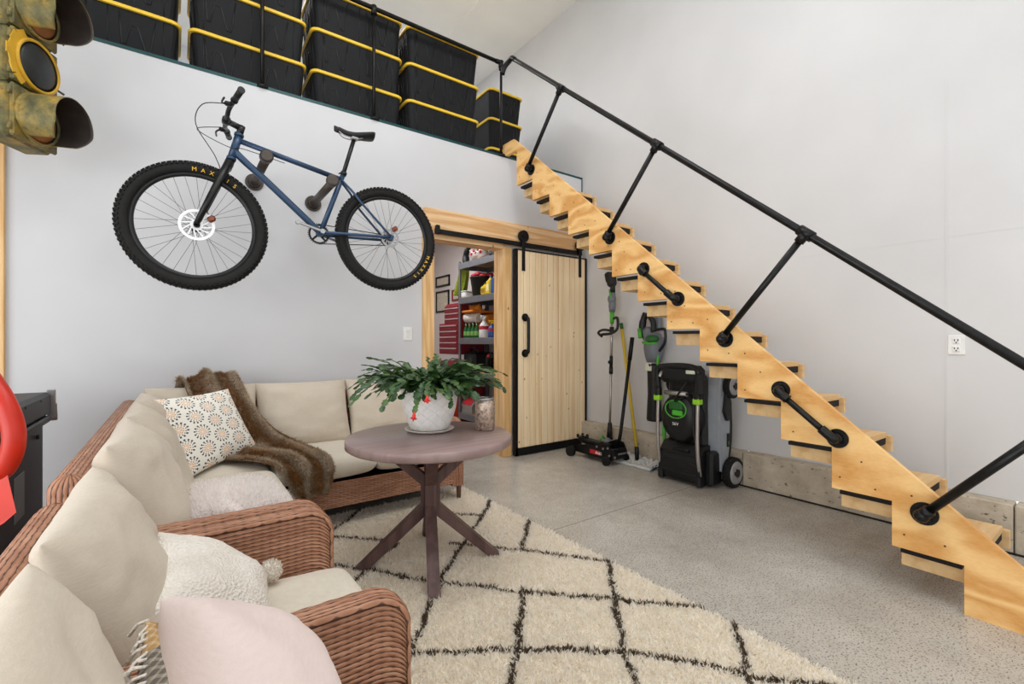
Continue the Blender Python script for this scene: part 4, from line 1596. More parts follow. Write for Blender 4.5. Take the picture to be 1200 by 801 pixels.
# ------------------------------------------------------------------ brown fur throw
def catmull(g, u, v):
    """bicubic point on a control grid g[row][col]; u along rows, v along columns"""
    def c1(P, s):
        n = len(P) - 1
        x = min(max(s * n, 0), n - 1e-6)
        i = int(x)
        k = x - i
        a, b, c, d = P[max(i - 1, 0)], P[i], P[i + 1], P[min(i + 2, n)]
        return 0.5 * ((2 * b) + (c - a) * k + (2 * a - 5 * b + 4 * c - d) * k * k + (3 * b - a - 3 * c + d) * k ** 3)
    return c1([c1(r, u) for r in g], v)
G = [[(-0.02, 3.86, 0.80), (0.16, 3.86, 0.80), (0.34, 3.86, 0.80)],
     [(0.02, 3.76, 0.925), (0.18, 3.76, 0.965), (0.35, 3.74, 0.945)],
     [(0.07, 3.60, 0.80), (0.25, 3.575, 0.83), (0.42, 3.59, 0.80)],
     [(0.12, 3.46, 0.62), (0.33, 3.44, 0.64), (0.53, 3.47, 0.62)],
     [(0.16, 3.37, 0.53), (0.40, 3.37, 0.55), (0.64, 3.42, 0.53)],
     [(0.215, 3.23, 0.50), (0.46, 3.24, 0.515), (0.70, 3.28, 0.505)],
     [(0.33, 3.11, 0.50), (0.55, 3.09, 0.51), (0.75, 3.09, 0.49)],
     [(0.47, 3.045, 0.455), (0.63, 3.005, 0.44), (0.785, 3.01, 0.425)],
     [(0.535, 3.005, 0.36), (0.655, 2.98, 0.335), (0.785, 2.99, 0.345)],
     [(0.565, 2.995, 0.28), (0.655, 2.975, 0.262), (0.765, 2.985, 0.285)]]
G = [[V(p) for p in r] for r in G]
def throw(u, v):
    p = catmull(G, u, v)
    fold = 0.016 * math.sin(u * 15 + 3.2 * math.sin(v * 4.0)) + 0.012 * math.sin(u * 29 + v * 9)
    fold += 0.018 * noise.noise(V((u * 3.5, v * 7, 2.2)))
    d = V((0.15, -0.75, 0.65)) if v > 0.15 else V((0, -0.3, 0.95))
    return p + d.normalized() * (fold + 0.016)
t = thing('fur_throw', (0.45, 3.3, 0.3), 'brown striped faux fur throw draped over the sofa corner', 'blanket')
m = MB()
m.grid(50, 110, throw)
eps = 0.012
m.grid(50, 110, lambda u, v: throw(u, v) + V((0, 0.006, -0.010)))
M_FUR = attr_mat('fur_strands', 0.8)
m.build('fur_backing', fabric('fur_base', S(128, 108, 90)), t)
n = 42000
U, W = RNG.uniform(0, 1, n), RNG.uniform(0, 1, n)
P, D, C = [], [], []
c_lo, c_mid, c_hi = (np.array(S(*c)[:3]) for c in ((150, 108, 66), (176, 150, 122), (206, 190, 168)))
for u, v in zip(U, W):
    p = throw(u, v)
    pu = throw(min(1, u + eps), v) - throw(max(0, u - eps), v)
    pv = throw(u, min(1, v + eps)) - throw(u, max(0, v - eps))
    nrm_ = pv.cross(pu).normalized()
    if nrm_.dot(V((0.1, -0.7, 0.7))) < 0: nrm_ = -nrm_
    P.append(p)
    D.append(nrm_ * 0.55 + pv.normalized() * 0.55 + V(RNG.normal(scale=0.3, size=3)))
    band = 0.5 + 0.5 * math.sin(u * 17 + 1.5 * noise.noise(V((u * 3, v * 6, 0))))
    k = band + 0.5 * noise.noise(V((u * 9, v * 22, 5)))
    c = c_lo + (c_mid - c_lo) * min(1, max(0, k * 2)) if k < 0.5 else c_mid + (c_hi - c_mid) * min(1, (k - 0.5) * 2)
    C.append(c * RNG.uniform(0.8, 1.15))
strands('fur', np.array(P), np.array(D), 0.026, 0.0030, np.array(C), M_FUR, t)['kind'] = 'stuff'

# ------------------------------------------------------------------ shag rug
RX0, RX1, RY0, RY1 = -0.45, 1.90, 0.02, 3.27
LINES = [[(0.20, 1.96), (0.73, 1.64), (1.07, 1.42), (1.38, 1.19), (1.52, 1.02), (1.64, 0.84), (1.82, 0.64), (1.93, 0.50)],
         [(0.55, 2.72), (0.80, 2.39), (1.05, 2.05), (1.35, 1.72), (1.63, 1.44), (1.93, 1.14)],
         [(1.05, 2.70), (1.24, 2.25 + 0.22), (1.58, 2.10), (1.93, 1.66)],
         [(1.93, 2.45), (1.59, 2.09), (1.35, 1.72)],
         [(1.93, 1.77), (1.63, 1.44), (1.39, 1.18), (1.29, 1.05), (0.98, 0.72), (0.60, 0.30)],
         [(1.35, 1.77), (1.09, 1.46), (0.95, 1.30), (0.66, 0.98), (0.3, 0.6)],
         [(1.95, 2.95), (1.69, 2.66), (1.24, 2.25), (1.05, 2.05), (0.77, 1.70), (0.5, 1.40)],
         [(1.93, 1.05), (1.63, 0.83), (1.36, 0.55), (1.1, 0.28)],
         [(0.45, 3.10), (0.81, 2.87), (0.97, 2.72), (1.05, 2.59), (0.80, 2.39), (0.5, 2.1)],
         [(1.07, 3.27), (0.87, 3.07), (0.62, 2.85)],
         [(1.36, 3.02), (1.56, 2.80), (1.69, 2.66)],
         [(0.3, 1.10), (0.66, 0.98), (1.0, 0.74), (1.2, 0.45), (1.4, 0.2)]]
LINES[2] = [(1.30, 2.42), (1.58, 2.10), (1.93, 1.66)]
LINES[3] = [(1.93, 2.45), (1.59, 2.09)]
t = thing('shag_rug', ((RX0 + RX1) / 2, (RY0 + RY1) / 2, 0.0), 'cream shag rug with dark brown diamond lines on the concrete floor', 'rug')
m = MB()
m.box(((RX0 + RX1) / 2, (RY0 + RY1) / 2, 0.007), (RX1 - RX0, RY1 - RY0, 0.012), None, 0.004)
m.build('backing', fabric('rug_backing', S(226, 216, 198)), t)
def rug_points(n, x0, x1, y0, y1):
    return np.stack([RNG.uniform(x0, x1, n), RNG.uniform(y0, y1, n)], axis=1)
XY = np.concatenate([rug_points(118000, 0.36, RX1, 0.30, RY1), rug_points(6000, RX0, 0.36, RY0, RY1), rug_points(5000, 0.36, RX1, RY0, 0.30)])
dist = np.full(len(XY), 9.0)
wob = np.stack([np.sin(XY[:, 1] * 23 + XY[:, 0] * 9), np.sin(XY[:, 0] * 21 - XY[:, 1] * 11)], axis=1) * 0.006
Q = XY + wob
for ln in LINES:
    for (ax_, ay), (bx, by) in zip(ln, ln[1:]):
        a, d = np.array([ax_, ay]), np.array([bx - ax_, by - ay])
        k = np.clip(((Q - a) @ d) / (d @ d), 0, 1)
        dist = np.minimum(dist, np.linalg.norm(Q - a - k[:, None] * d, axis=1))
dark = dist < 0.0108 * RNG.uniform(0.7, 1.35, len(XY))
c0, c1_, cd_ = (np.array(S(*c)[:3]) for c in ((255, 252, 245), (247, 239, 226), (108, 94, 78)))
kk = RNG.uniform(0, 1, (len(XY), 1)) ** 2
cols = c0 * (1 - kk) + c1_ * kk
cols[dark] = cd_ * RNG.uniform(0.7, 1.25, (dark.sum(), 1))
clump = np.stack([np.sin(XY[:, 0] * 61 + 3 * np.sin(XY[:, 1] * 37)), np.sin(XY[:, 1] * 57 + 3 * np.sin(XY[:, 0] * 41))], axis=1) * 0.45
D = np.concatenate([clump + RNG.normal(scale=0.5, size=(len(XY), 2)), np.full((len(XY), 1), 1.0)], axis=1)
P = np.concatenate([XY, np.full((len(XY), 1), 0.012)], axis=1)
strands('pile', P, D, 0.021, 0.0068, cols, attr_mat('rug_yarn', 0.95, 0.55), t, bend=0.5)['kind'] = 'stuff'
# ------------------------------------------------------------------ round table
TC = V((1.115, 2.285, 0))
M_TOP = wood('mauve_tabletop', S(142, 120, 118), S(156, 134, 130), (0.35, 7, 1), 3, 3, 0.30)
M_TLEG = wood('dark_mauve_leg', S(82, 60, 58), S(104, 80, 76), (6, 6, 0.6), 3, 2, 0.45)
t = thing('round_table', TC, 'round mauve brown table with crossed legs holding the potted plant', 'table')
m = MB()
R = 0.437
m.lathe([(R - 0.012, 0.652), (R, 0.660), (R, 0.694), (R - 0.006, 0.700), (0.0001, 0.700)], place(TC), 72)
m.build('tabletop', M_TOP, t)
a0 = math.radians(247)
for k in range(4):
    a = a0 + k * PI / 2
    d = V((math.cos(a), math.sin(a), 0))
    m = MB()
    n = V((-d.y, d.x, 0))
    pts = [(0.372, 0.022), (0.030, 0.315), (0.030, 0.455), (0.235, 0.652)]
    outer, inner = [], []
    prof = []
    w = 0.058
    # one bent leg cut from board: outline in (radius, height), thickness across
    lo = [(0.385, 0.020), (0.050, 0.330), (0.050, 0.440), (0.285, 0.653)]
    hi = [(0.215, 0.653), (0.003, 0.470), (0.003, 0.295), (0.318, 0.020)]
    M = Matrix(((d.x, 0, n.x, TC.x), (d.y, 0, n.y, TC.y), (0, 1, 0, 0), (0, 0, 0, 1)))
    m.prism(lo + hi, -0.029, 0.029, M)
    m.build('leg', M_TLEG, t)

# ------------------------------------------------------------------ potted christmas cactus
PC = V((1.165, 2.395, 0.7005))
def pot_mat():
    t = NT('embossed_pot')
    co = t.coords()
    sep = t.n('ShaderNodeSeparateXYZ')
    t.l(co, sep.inputs[0])
    ang_ = t.math('ARCTAN2', sep.outputs[1], sep.outputs[0])
    def dia(s):
        x = t.math('ADD', t.math('MULTIPLY', ang_, 1.9), t.math('MULTIPLY', sep.outputs[2], 17.0 * s))
        return t.math('LESS_THAN', t.math('ABSOLUTE', t.math('SUBTRACT', t.math('FRACT', x), 0.5)), 0.07)
    sp = t.noise(co, 70, 3, 0.6)
    h = t.math('MULTIPLY', t.math('MAXIMUM', dia(1), dia(-1)), t.ramp(sp, [(0.35, (0, 0, 0, 1)), (0.6, (1, 1, 1, 1))]))
    t.color(t.mix(t.math('MULTIPLY', h, 0.35), t.ramp(t.noise(co, 30, 4), [(0.3, S(236, 233, 228)), (0.7, S(248, 246, 243))]), S(196, 188, 180)))
    t.set(0.4, 0, 0.4)
    t.bump(t.math('ADD', h, t.math('MULTIPLY', sp, 0.4)), 0.25, 0.004)
    return t.m
t = thing('potted_cactus', PC, 'christmas cactus with red buds in a white embossed pot on the table', 'plant')
m = MB()
m.lathe([(0.095, 0.012), (0.104, 0.014), (0.128, 0.06), (0.148, 0.13), (0.158, 0.20), (0.161, 0.252), (0.157, 0.256), (0.150, 0.252), (0.147, 0.22), (0.0001, 0.215)], place(PC), 56)
m.build('pot', pot_mat(), t)
m = MB()
m.lathe([(0.09, 0.0), (0.118, 0.002), (0.135, 0.012), (0.138, 0.017), (0.130, 0.016), (0.112, 0.008), (0.0001, 0.008)], place(PC), 48)
m.build('saucer', plain('saucer_white', S(214, 208, 200), 0.35), t)
m = MB()
m.lathe([(0.0001, 0.236), (0.10, 0.234), (0.148, 0.226), (0.148, 0.216), (0.0001, 0.214)], place(PC), 32)
m.build('soil', plain('potting_soil', S(58, 44, 34), 0.95, 0, 0.4, 60), t)
def leaf_mat():
    t = NT('cactus_green')
    co = t.coords()
    n = t.noise(co, 12, 3)
    t.color(t.ramp(n, [(0.3, S(32, 56, 32)), (0.5, S(48, 78, 40)), (0.72, S(84, 110, 54))]))
    t.set(0.4, 0, 0.45)
    return t.m
m, fl = MB(), MB()
rp = random.Random(21)
PAD = [(0, -0.2), (0.0, 0.0), (0.30, 0.10), (0.5, 0.25), (0.42, 0.42), (0.55, 0.62), (0.42, 0.80), (0.22, 0.98), (0, 1.0)]
def pad(p, d, nrm_, L, W):
    side = d.cross(nrm_).normalized()
    up = side.cross(d).normalized()
    out = [(w, l) for w, l in PAD[1:]] + [(-w, l) for w, l in reversed(PAD[1:-1])]
    out = out[:-1] if out[-1] == out[0] else out
    th = 0.0022
    top, bot = [], []
    for w, l in out:
        e = p + d * (l * L) + side * (w * W)
        top.append(e)
    c1, c2 = p + d * (L * .5) + up * th * 1.6, p + d * (L * .5) - up * th * 1.6
    k = len(top)
    vs = top + [c1, c2]
    m.add(vs, [(i, (i + 1) % k, k) for i in range(k)] + [((i + 1) % k, i, k + 1) for i in range(k)], 0, False)
LEFT = [(math.radians(180 + 36 + a), l, h) for a, l, h in ((-10, 0.42, 0.10), (2, 0.50, 0.12), (10, 0.40, 0.07), (18, 0.44, 0.05), (-22, 0.36, 0.08), (30, 0.34, 0.04), (6, 0.46, 0.03))]
stems = list(LEFT)
for i in range(400):
    a = rp.uniform(0, 2 * PI)
    stems.append((a, rp.uniform(0.08, 0.30), rp.uniform(0.05, 0.13)))
buds = []
for si, (a, reach, hgt) in enumerate(stems):
    a += rp.uniform(-.08, .08)
    hor = V((math.cos(a), math.sin(a), 0))
    r0 = rp.uniform(0.0, 0.13) if si >= 7 else 0.10
    p = PC + hor * r0 + V((rp.uniform(-.03, .03), rp.uniform(-.03, .03), 0.230))
    el = rp.uniform(0.35, 1.15) if si >= 7 else 0.66
    drop = rp.uniform(0.10, 0.32) if si >= 7 else 0.095 + rp.uniform(0, .035)
    low = PC.z + (rp.uniform(0.16, 0.25) if si >= 7 else 0.13)
    nseg = int(reach / 0.034) + 1
    for s in range(nseg):
        d = (hor * math.cos(el) + V((0, 0, 1)) * math.sin(el) + V((rp.uniform(-.25, .25), rp.uniform(-.25, .25), rp.uniform(-.12, .12)))).normalized()
        L_ = rp.uniform(0.034, 0.050)
        nn_ = V((0, 0, 1)) - d * d.z + V((rp.uniform(-.8, .8), rp.uniform(-.8, .8), 0.3))
        if p.z + d.z * L_ < low: break
        pad(p, d, nn_, L_ * 1.12, L_ * rp.uniform(0.62, 0.84))
        p = p + d * L_
        el = max(el - drop * rp.uniform(0.7, 1.3), -1.2)
        rad = math.hypot(p.x - PC.x, p.y - PC.y)
        if rad < 0.172 and p.z < PC.z + 0.262: el = max(el, 0.3)
    buds.append((p, d))
m.build('foliage', leaf_mat(), t, merge=False, recalc=False)
M_BUD = plain('red_bud', S(206, 44, 36), 0.45, 0, 0.1)
for i in (3, 5):
    p, d = buds[i]
    q = MB()
    d = (d + V((0, 0, -0.4))).normalized()
    q.tube([p - d * 0.004, p + d * 0.012, p + d * 0.026, p + d * 0.040], [0.003, 0.0085, 0.007, 0.001], 8)
    for kk in range(5):
        e = frame(d) @ V((math.cos(kk * 1.257), math.sin(kk * 1.257), 0))
        q.tube([p + d * 0.014, p + d * 0.026 + e * 0.010, p + d * 0.028 + e * 0.018], [0.004, 0.004, 0.0006], 6)
    q.build('red_flower', M_BUD, t)

# ------------------------------------------------------------------ mercury glass candle jar
def mercury():
    t = NT('mercury_glass')
    co = t.coords()
    n = t.noise(co, 60, 4, 0.65)
    t.color(t.ramp(n, [(0.34, S(120, 98, 84)), (0.46, S(186, 164, 148)), (0.66, S(216, 200, 186))]))
    t.set(0.3, 0.6, 0.5)
    t.bump(n, 0.25, 0.004)
    return t.m
CC = V((1.432, 2.232, 0.7005))
t = thing('candle_jar', CC, 'speckled bronze mercury glass candle jar on the table beside the plant', 'candle')
m = MB()
m.lathe([(0.050, 0.0), (0.056, 0.006), (0.0565, 0.15), (0.054, 0.163), (0.048, 0.170), (0.048, 0.178), (0.044, 0.178), (0.044, 0.166), (0.0001, 0.15)], place(CC), 40)
m.build('jar', mercury(), t)
m = MB()
m.lathe([(0.0495, 0.168), (0.0515, 0.171), (0.0515, 0.180), (0.0495, 0.184), (0.045, 0.184), (0.045, 0.178)], place(CC), 40, cap0=False, cap1=False)
m.build('metal_rim', M_ALLOY, t)
# ------------------------------------------------------------------ garden tools along the right wall
M_GREY = plain('tool_grey', S(112, 116, 122), 0.45, 0, 0.08)
M_GREEN = plain('tool_green', S(74, 172, 46), 0.45, 0, 0.1)
M_DGREEN = plain('tool_dark_green', S(34, 92, 38), 0.45, 0, 0.1)
M_LIME = plain('lime_grip', S(150, 216, 40), 0.5, 0, 0.06)
M_ALU = plain('tool_aluminium', S(176, 172, 168), 0.34, 0.7, 0.08)
M_LABEL = plain('pale_label', S(214, 218, 196), 0.6)
M_WTXT = plain('white_lettering', S(232, 232, 228), 0.6)
M_RTXT = plain('red_decal', S(190, 34, 44), 0.55)

# string trimmer leaning upright
tx, ty = 3.745, 3.385
t = thing('string_trimmer', (tx, ty, 0), 'battery string trimmer standing upright against the wall beside the barn door', 'trimmer')
def tp(z, dx=0.0, dy=0.0): return V((tx + (z - 0.1) * 0.03 + dx, ty + dy, z))
m = MB()
m.tube([tp(0.30), tp(0.80)], 0.0135, 12).tube([tp(0.80), tp(0.92)], 0.0135, 12)
m.tube([tp(1.0), tp(1.46)], 0.0145, 12)
m.build('shaft', M_ALU, t)
m = MB()
m.tube([tp(0.86), tp(0.93)], 0.022, 12).tube([tp(0.93), tp(1.05)], 0.019, 12)
m.ball(tp(0.985, -0.02), (0.026, 0.02, 0.02), 12, 8)
m.build('coupler', M_PLASTIC, t)
m = MB()
m.tube([tp(1.40), tp(1.52)], [0.022, 0.026], 14)
m.build('green_collar', M_GREEN, t)
m = MB()
m.tube([tp(1.52), tp(1.58), tp(1.68), tp(1.74)], [0.030, 0.040, 0.036, 0.028], 14)
m.ball(tp(1.66, -0.01, 0.0), (0.045, 0.045, 0.055), 14, 10)
m.build('motor_grip', M_GREY, t)
m = MB()
m.tube(smooth_path([tp(1.66, -0.04, -0.02), tp(1.72, -0.055, -0.01), tp(1.76, -0.05, 0.0)], 4), 0.008, 8)
m.build('trigger', M_GREEN, t)
m = MB()
m.tube([tp(1.72), tp(1.84)], [0.030, 0.026], 14)
m.box(tp(1.870, 0.0, 0.02), (0.10, 0.10, 0.16), rotx(-0.15), 0.028)
m.box(tp(1.895, -0.01, 0.045), (0.085, 0.08, 0.12), rotx(-0.25), 0.022)
m.build('battery_housing', M_PLASTIC, t)
m = MB()
m.tube(smooth_path([tp(1.32), tp(1.33, -0.06, 0.07), tp(1.30, -0.10, 0.10), tp(1.26, -0.12, 0.03)], 5), 0.014, 10)
m.tube(smooth_path([tp(1.45, 0.0, -0.02), tp(1.45, -0.03, -0.10), tp(1.34, -0.04, -0.11), tp(1.29, -0.09, -0.07), tp(1.28, -0.11, 0.04)], 5), 0.0145, 10)
m.cyl(tp(1.29), tp(1.36), 0.024, n=12)
m.build('loop_handle', M_PLASTIC, t)
m = MB()
m.tube([tp(0.16), tp(0.34)], [0.034, 0.022], 14)
m.build('lower_sleeve', M_PLASTIC, t)
m = MB()
m.ball(tp(0.13, -0.03, 0.0), (0.055, 0.05, 0.055), 14, 10)
m.cyl(tp(0.12, -0.08), tp(0.10, -0.11), 0.05, 0.04, n=18)
m.build('cutting_head', M_GREY, t)
MB().tube([tp(0.17, -0.03, 0.05), tp(0.20, -0.05, 0.055), tp(0.15, -0.085, 0.05)], 0.012, 8).build('line_guard', M_GREEN, t)

# floor jack
t = thing('floor_jack', (3.52, 3.33, 0), 'low black rolling floor jack on the concrete by the door', 'jack')
jx, j0, j1 = 3.52, 3.07, 3.62
m = MB()
Mj = Matrix(((0, 0, 1, 0), (1, 0, 0, 0), (0, 1, 0, 0), (0, 0, 0, 1)))
for s in (-1, 1):
    side = [(3.62, 0.055), (3.62, 0.10), (3.50, 0.135), (3.30, 0.16), (3.18, 0.215), (3.09, 0.20), (3.05, 0.12), (3.05, 0.05), (3.20, 0.045)]
    xo = jx + s * 0.105
    m.prism(side, xo - 0.006, xo + 0.006, Mj)
m.box((jx, 3.08, 0.10), (0.205, 0.07, 0.10), None, 0.012)
m.box((jx, 3.30, 0.085), (0.20, 0.45, 0.04), None, 0.008)
jf = m.build('frame', M_BLACK, t)
m = MB()
m.bar((jx, 3.18, 0.15), (jx, 3.56, 0.16), 0.10, 0.05, (0, 0, 1), 0.012)
m.build('lift_arm', M_BLACK, t)
m = MB()
m.cyl((jx, 3.56, 0.16), (jx, 3.56, 0.195), 0.05, n=20)
for i in range(4):
    a = PI / 4 + PI / 2 * i
    m.box((jx + 0.05 * math.cos(a), 3.56 + 0.05 * math.sin(a), 0.20), (0.028, 0.028, 0.035), rotz(a), 0.005)
m.build('saddle', M_BLACK, t)
for s in (-1, 1):
    m = MB()
    m.cyl((jx + s * 0.115, 3.595, 0.052), (jx + s * 0.165, 3.595, 0.052), 0.052, n=24)
    m.cyl((jx + s * 0.10, 3.595, 0.052), (jx + s * 0.172, 3.595, 0.052), 0.016, n=12)
    m.build('wheel', M_TIRE, t)
    m = MB()
    m.cyl((jx + s * 0.122, 3.10, 0.042), (jx + s * 0.155, 3.10, 0.042), 0.042, n=22)
    m.cyl((jx + s * 0.11, 3.10, 0.042), (jx + s * 0.16, 3.10, 0.042), 0.012, n=10)
    m.build('caster', M_TIRE, t)
m = MB()
for y, z in ((3.245, 0.155), (3.10, 0.165), (3.19, 0.10), (3.08, 0.095), (3.16, 0.15)):
    m.cyl((jx - 0.111, y, z), (jx - 0.120, y, z), 0.011, n=10)
m.cyl((jx - 0.08, 3.045, 0.08), (jx - 0.08, 3.036, 0.08), 0.012, n=10)
m.box((jx + 0.03, 3.043, 0.105), (0.12, 0.006, 0.016))
m.build('bolts', M_ALLOY, jf)
m = MB()
m.box((jx - 0.1118, 3.275, 0.095), (0.0016, 0.135, 0.042))
m.build('red_decal', M_RTXT, jf)
m = MB()
for k in range(4):
    m.box((jx - 0.1133, 3.255 - 0.021 * k, 0.095 - 0.002 * k), (0.0016, 0.012, 0.026 if k % 2 == 0 else 0.020), rotx(0.25 * (-1) ** k))
m.build('decal_strokes', M_WTXT, jf)
m = MB()
m.tube([(3.56, 3.10, 0.17), (3.575, 3.085, 0.30), (3.68, 3.06, 1.02)], [0.018, 0.017, 0.017], 14)
m.tube([(3.68, 3.06, 1.02), (3.712, 3.052, 1.245)], 0.0215, 14)
m.build('pump_handle', M_BLACK, t)

# dust mop with yellow handle
t = thing('dust_mop', (3.70, 2.98, 0), 'white flat dust mop with a yellow handle leaning on the wall', 'mop')
A, B = V((3.70, 2.985, 0.12)), V((3.895, 3.355, 1.40))
m = MB()
m.tube([A, A.lerp(B, 0.955)], 0.0165, 12)
m.build('handle', plain('yellow_handle', S(214, 182, 52), 0.42, 0, 0.08), t)
MB().tube([A.lerp(B, 0.952), B], 0.0185, 12).build('hand_grip', M_DGREEN, t)
m = MB()
m.tube([V((3.70, 2.985, 0.035)), A, A.lerp(B, 0.03)], [0.020, 0.022, 0.021], 12)
m.build('swivel_joint', M_PLASTIC, t)
def mopfn(i, j):
    x, y = lerp(3.575, 3.80, j), lerp(3.20, 2.72, i)
    z = 0.022 + 0.045 * max(0, j - 0.45) + 0.012 * math.sin(i * 40) * (0.4 + j * .6) + 0.006 * math.sin(j * 26 + i * 5)
    return V((x + 0.02 * math.sin(i * 23), y, max(0.008, z)))
m = MB()
m.grid(60, 26, mopfn)
m.grid(60, 26, lambda i, j: mopfn(i, j) * 1.0 - V((0, 0, min(0.02, mopfn(i, j).z - 0.002))))
for k in range(70):
    y = 3.20 - 0.48 * k / 69
    m.tube([V((3.60, y, 0.024)), V((3.572, y + 0.004, 0.018)), V((3.55, y, 0.007))], 0.006, 6)
m.build('mop_head', plain('mop_cotton', S(206, 206, 202), 0.95, 0, 0.1, 40), t)
m = MB()
m.box((3.665, 2.745, 0.018), (0.17, 0.04, 0.014), rotz(0.2), 0.005)
m.build('blue_binding', plain('blue_binding', S(44, 72, 112), 0.8), t)

# leaf blower hanging nozzle down
bx, by = 3.82, 2.89
t = thing('leaf_blower', (bx, by, 0.42), 'grey and green leaf blower hanging nozzle down on the wall under the stairs', 'leaf blower')
m = MB()
m.lathe([(0.070, 0.0), (0.074, 0.02), (0.062, 0.26), (0.068, 0.52), (0.072, 0.56)], place((bx, by - 0.02, 0.425)), 28)
m.build('nozzle', M_PLASTIC, t)
m = MB()
m.lathe([(0.068, 0.0), (0.085, 0.06), (0.098, 0.14), (0.094, 0.22), (0.070, 0.27), (0.05, 0.29)], place((bx, by - 0.015, 1.0)), 28)
m.box((bx, by + 0.05, 1.27), (0.11, 0.10, 0.16), rotx(-0.2), 0.03)
m.build('fan_housing', M_GREY, t)
m = MB()
m.tube(smooth_path([(bx - 0.01, by + 0.06, 1.24), (bx - 0.02, by + 0.105, 1.33), (bx - 0.02, by + 0.095, 1.42), (bx - 0.02, by + 0.065, 1.485)], 5), [0.040] * 5 + [0.036] * 5 + [0.032] * 6, 14)
m.tube(smooth_path([(bx - 0.01, by - 0.02, 1.30), (bx - 0.01, by - 0.01, 1.40), (bx - 0.01, by + 0.05, 1.485)], 5), 0.026, 12)
m.build('main_handle', M_PLASTIC, t)
m = MB()
m.box((bx + 0.045, by - 0.03, 1.40), (0.05, 0.07, 0.17), None, 0.014)
m.build('battery', M_GREY, t)
m = MB()
m.tube(smooth_path([(bx - 0.02, by - 0.04, 1.315), (bx - 0.03, by - 0.13, 1.325), (bx - 0.03, by - 0.165, 1.31), (bx - 0.03, by - 0.165, 1.20), (bx - 0.03, by - 0.10, 1.11)], 5), 0.0135, 10)
m.build('side_handle', M_PLASTIC, t)
m = MB()
m.tube([(bx - 0.075, by + 0.09, 1.24), (bx - 0.06, by + 0.115, 1.33)], 0.02, 10)
m.tube(smooth_path([(bx - 0.075, by + 0.06, 1.195), (bx - 0.095, by - 0.02, 1.185), (bx - 0.06, by - 0.095, 1.19)], 5), 0.012, 8)
m.tube([(bx - 0.03, by - 0.085, 1.12), (bx - 0.03, by - 0.075, 0.86)], 0.014, 8)
m.build('green_trim', M_GREEN, t)
m = MB()
m.ball((bx - 0.045, by - 0.03, 1.225), (0.06, 0.075, 0.05), 16, 10)
m.build('vent_dome', M_DGREEN, t)
MB().box((bx - 0.066, by - 0.0, 0.955), (0.006, 0.075, 0.075), rotz(0.0), 0.002).build('label', M_LABEL, t)
m = MB()
m.tube([(bx - 0.02, by + 0.065, 1.475), (XB - 0.02, by + 0.065, 1.50), (XB - 0.001, by + 0.065, 1.50)], 0.008, 8)
m.build('hook', M_BLACK, t)

# slim green and black tool between blower and mower
t = thing('hedge_tool', (3.70, 2.672, 0), 'slim black and bright green garden tool standing left of the mower', 'garden tool')
m = MB()
m.tube([(3.70, 2.672, 0.02), (3.73, 2.682, 0.22)], [0.028, 0.024], 10)
m.box((3.69, 2.672, 0.02), (0.09, 0.06, 0.04), None, 0.01)
m.build('blade_cover', M_PLASTIC, t)
m = MB()
m.tube(smooth_path([(3.73, 2.682, 0.21), (3.77, 2.72, 0.36), (3.80, 2.73, 0.47)], 4), [0.018] * 9, 10)
m.build('green_handle', M_GREEN, t)
MB().tube([(3.80, 2.73, 0.46), (3.825, 2.73, 0.62)], 0.012, 10).build('rod', M_ALU, t)

# ------------------------------------------------------------------ lawn mower parked on end
t = thing('lawn_mower', (3.62, 2.32, 0), 'black and grey battery lawn mower stored upright under the stairs', 'lawn mower')
M_DECK = plain('mower_grey', S(158, 164, 172), 0.38, 0.1, 0.06)
YL, YR = 2.56, 2.06           # left and right sides as seen
YM = (YL + YR) / 2
m = MB()
deck = [(3.63, 0.12), (3.62, 0.30), (3.605, 0.46), (3.60, 0.66), (3.61, 0.84), (3.63, 0.93), (3.66, 0.955), (3.70, 0.92), (3.72, 0.80), (3.755, 0.70), (3.765, 0.50), (3.755, 0.30), (3.72, 0.14)]
Mxz = Matrix(((1, 0, 0, 0), (0, 0, -1, 0), (0, 1, 0, 0), (0, 0, 0, 1)))
# a shell with rounded shoulders: three nested outlines
for k, (ya, yb, sh) in enumerate(((YR + 0.03, YL - 0.03, 1.0), (YR + 0.005, YR + 0.03, 0.90), (YL - 0.03, YL - 0.005, 0.90))):
    cx, cz = 3.66, 0.54
    m.prism([(cx + (x - cx) * sh, cz + (z - cz) * (0.97 if sh < 1 else 1)) for x, z in deck], -yb, -ya, Mxz)
dk = m.build('deck', M_DECK, t)
m = MB()
m.box((3.60, YM + 0.045, 0.56), (0.07, 0.37, 0.74), None, 0.03)
m.box((3.585, YM + 0.05, 0.78), (0.08, 0.30, 0.16), None, 0.03)
m.build('front_chassis', M_PLASTIC, t)
m = MB()
m.prism([(3.635, 0.63), (3.665, 0.78), (3.70, 0.80), (3.735, 0.70), (3.735, 0.56), (3.68, 0.55)], -(YR + 0.012), -(YR - 0.022), Mxz)
m.tube(smooth_path([(3.765, YR + 0.05, 0.16), (3.778, YR + 0.02, 0.35), (3.778, YR + 0.02, 0.62), (3.75, YR + 0.02, 0.80)], 5), 0.018, 8)
m.build('side_discharge_cover', M_PLASTIC, t)
m = MB()
m.box((3.722, YR + 0.0, 0.385), (0.030, 0.012, 0.11), roty(0.0), 0.002)
bd = m.build('side_badge', M_PLASTIC, t)
m = MB()
text_on(m, 'E', 0.035, place((3.722, YR - 0.0065, 0.352), Matrix(((1, 0, 0), (0, 0, -1), (0, 1, 0)))))
m.build('badge_letter', M_GREEN, bd)
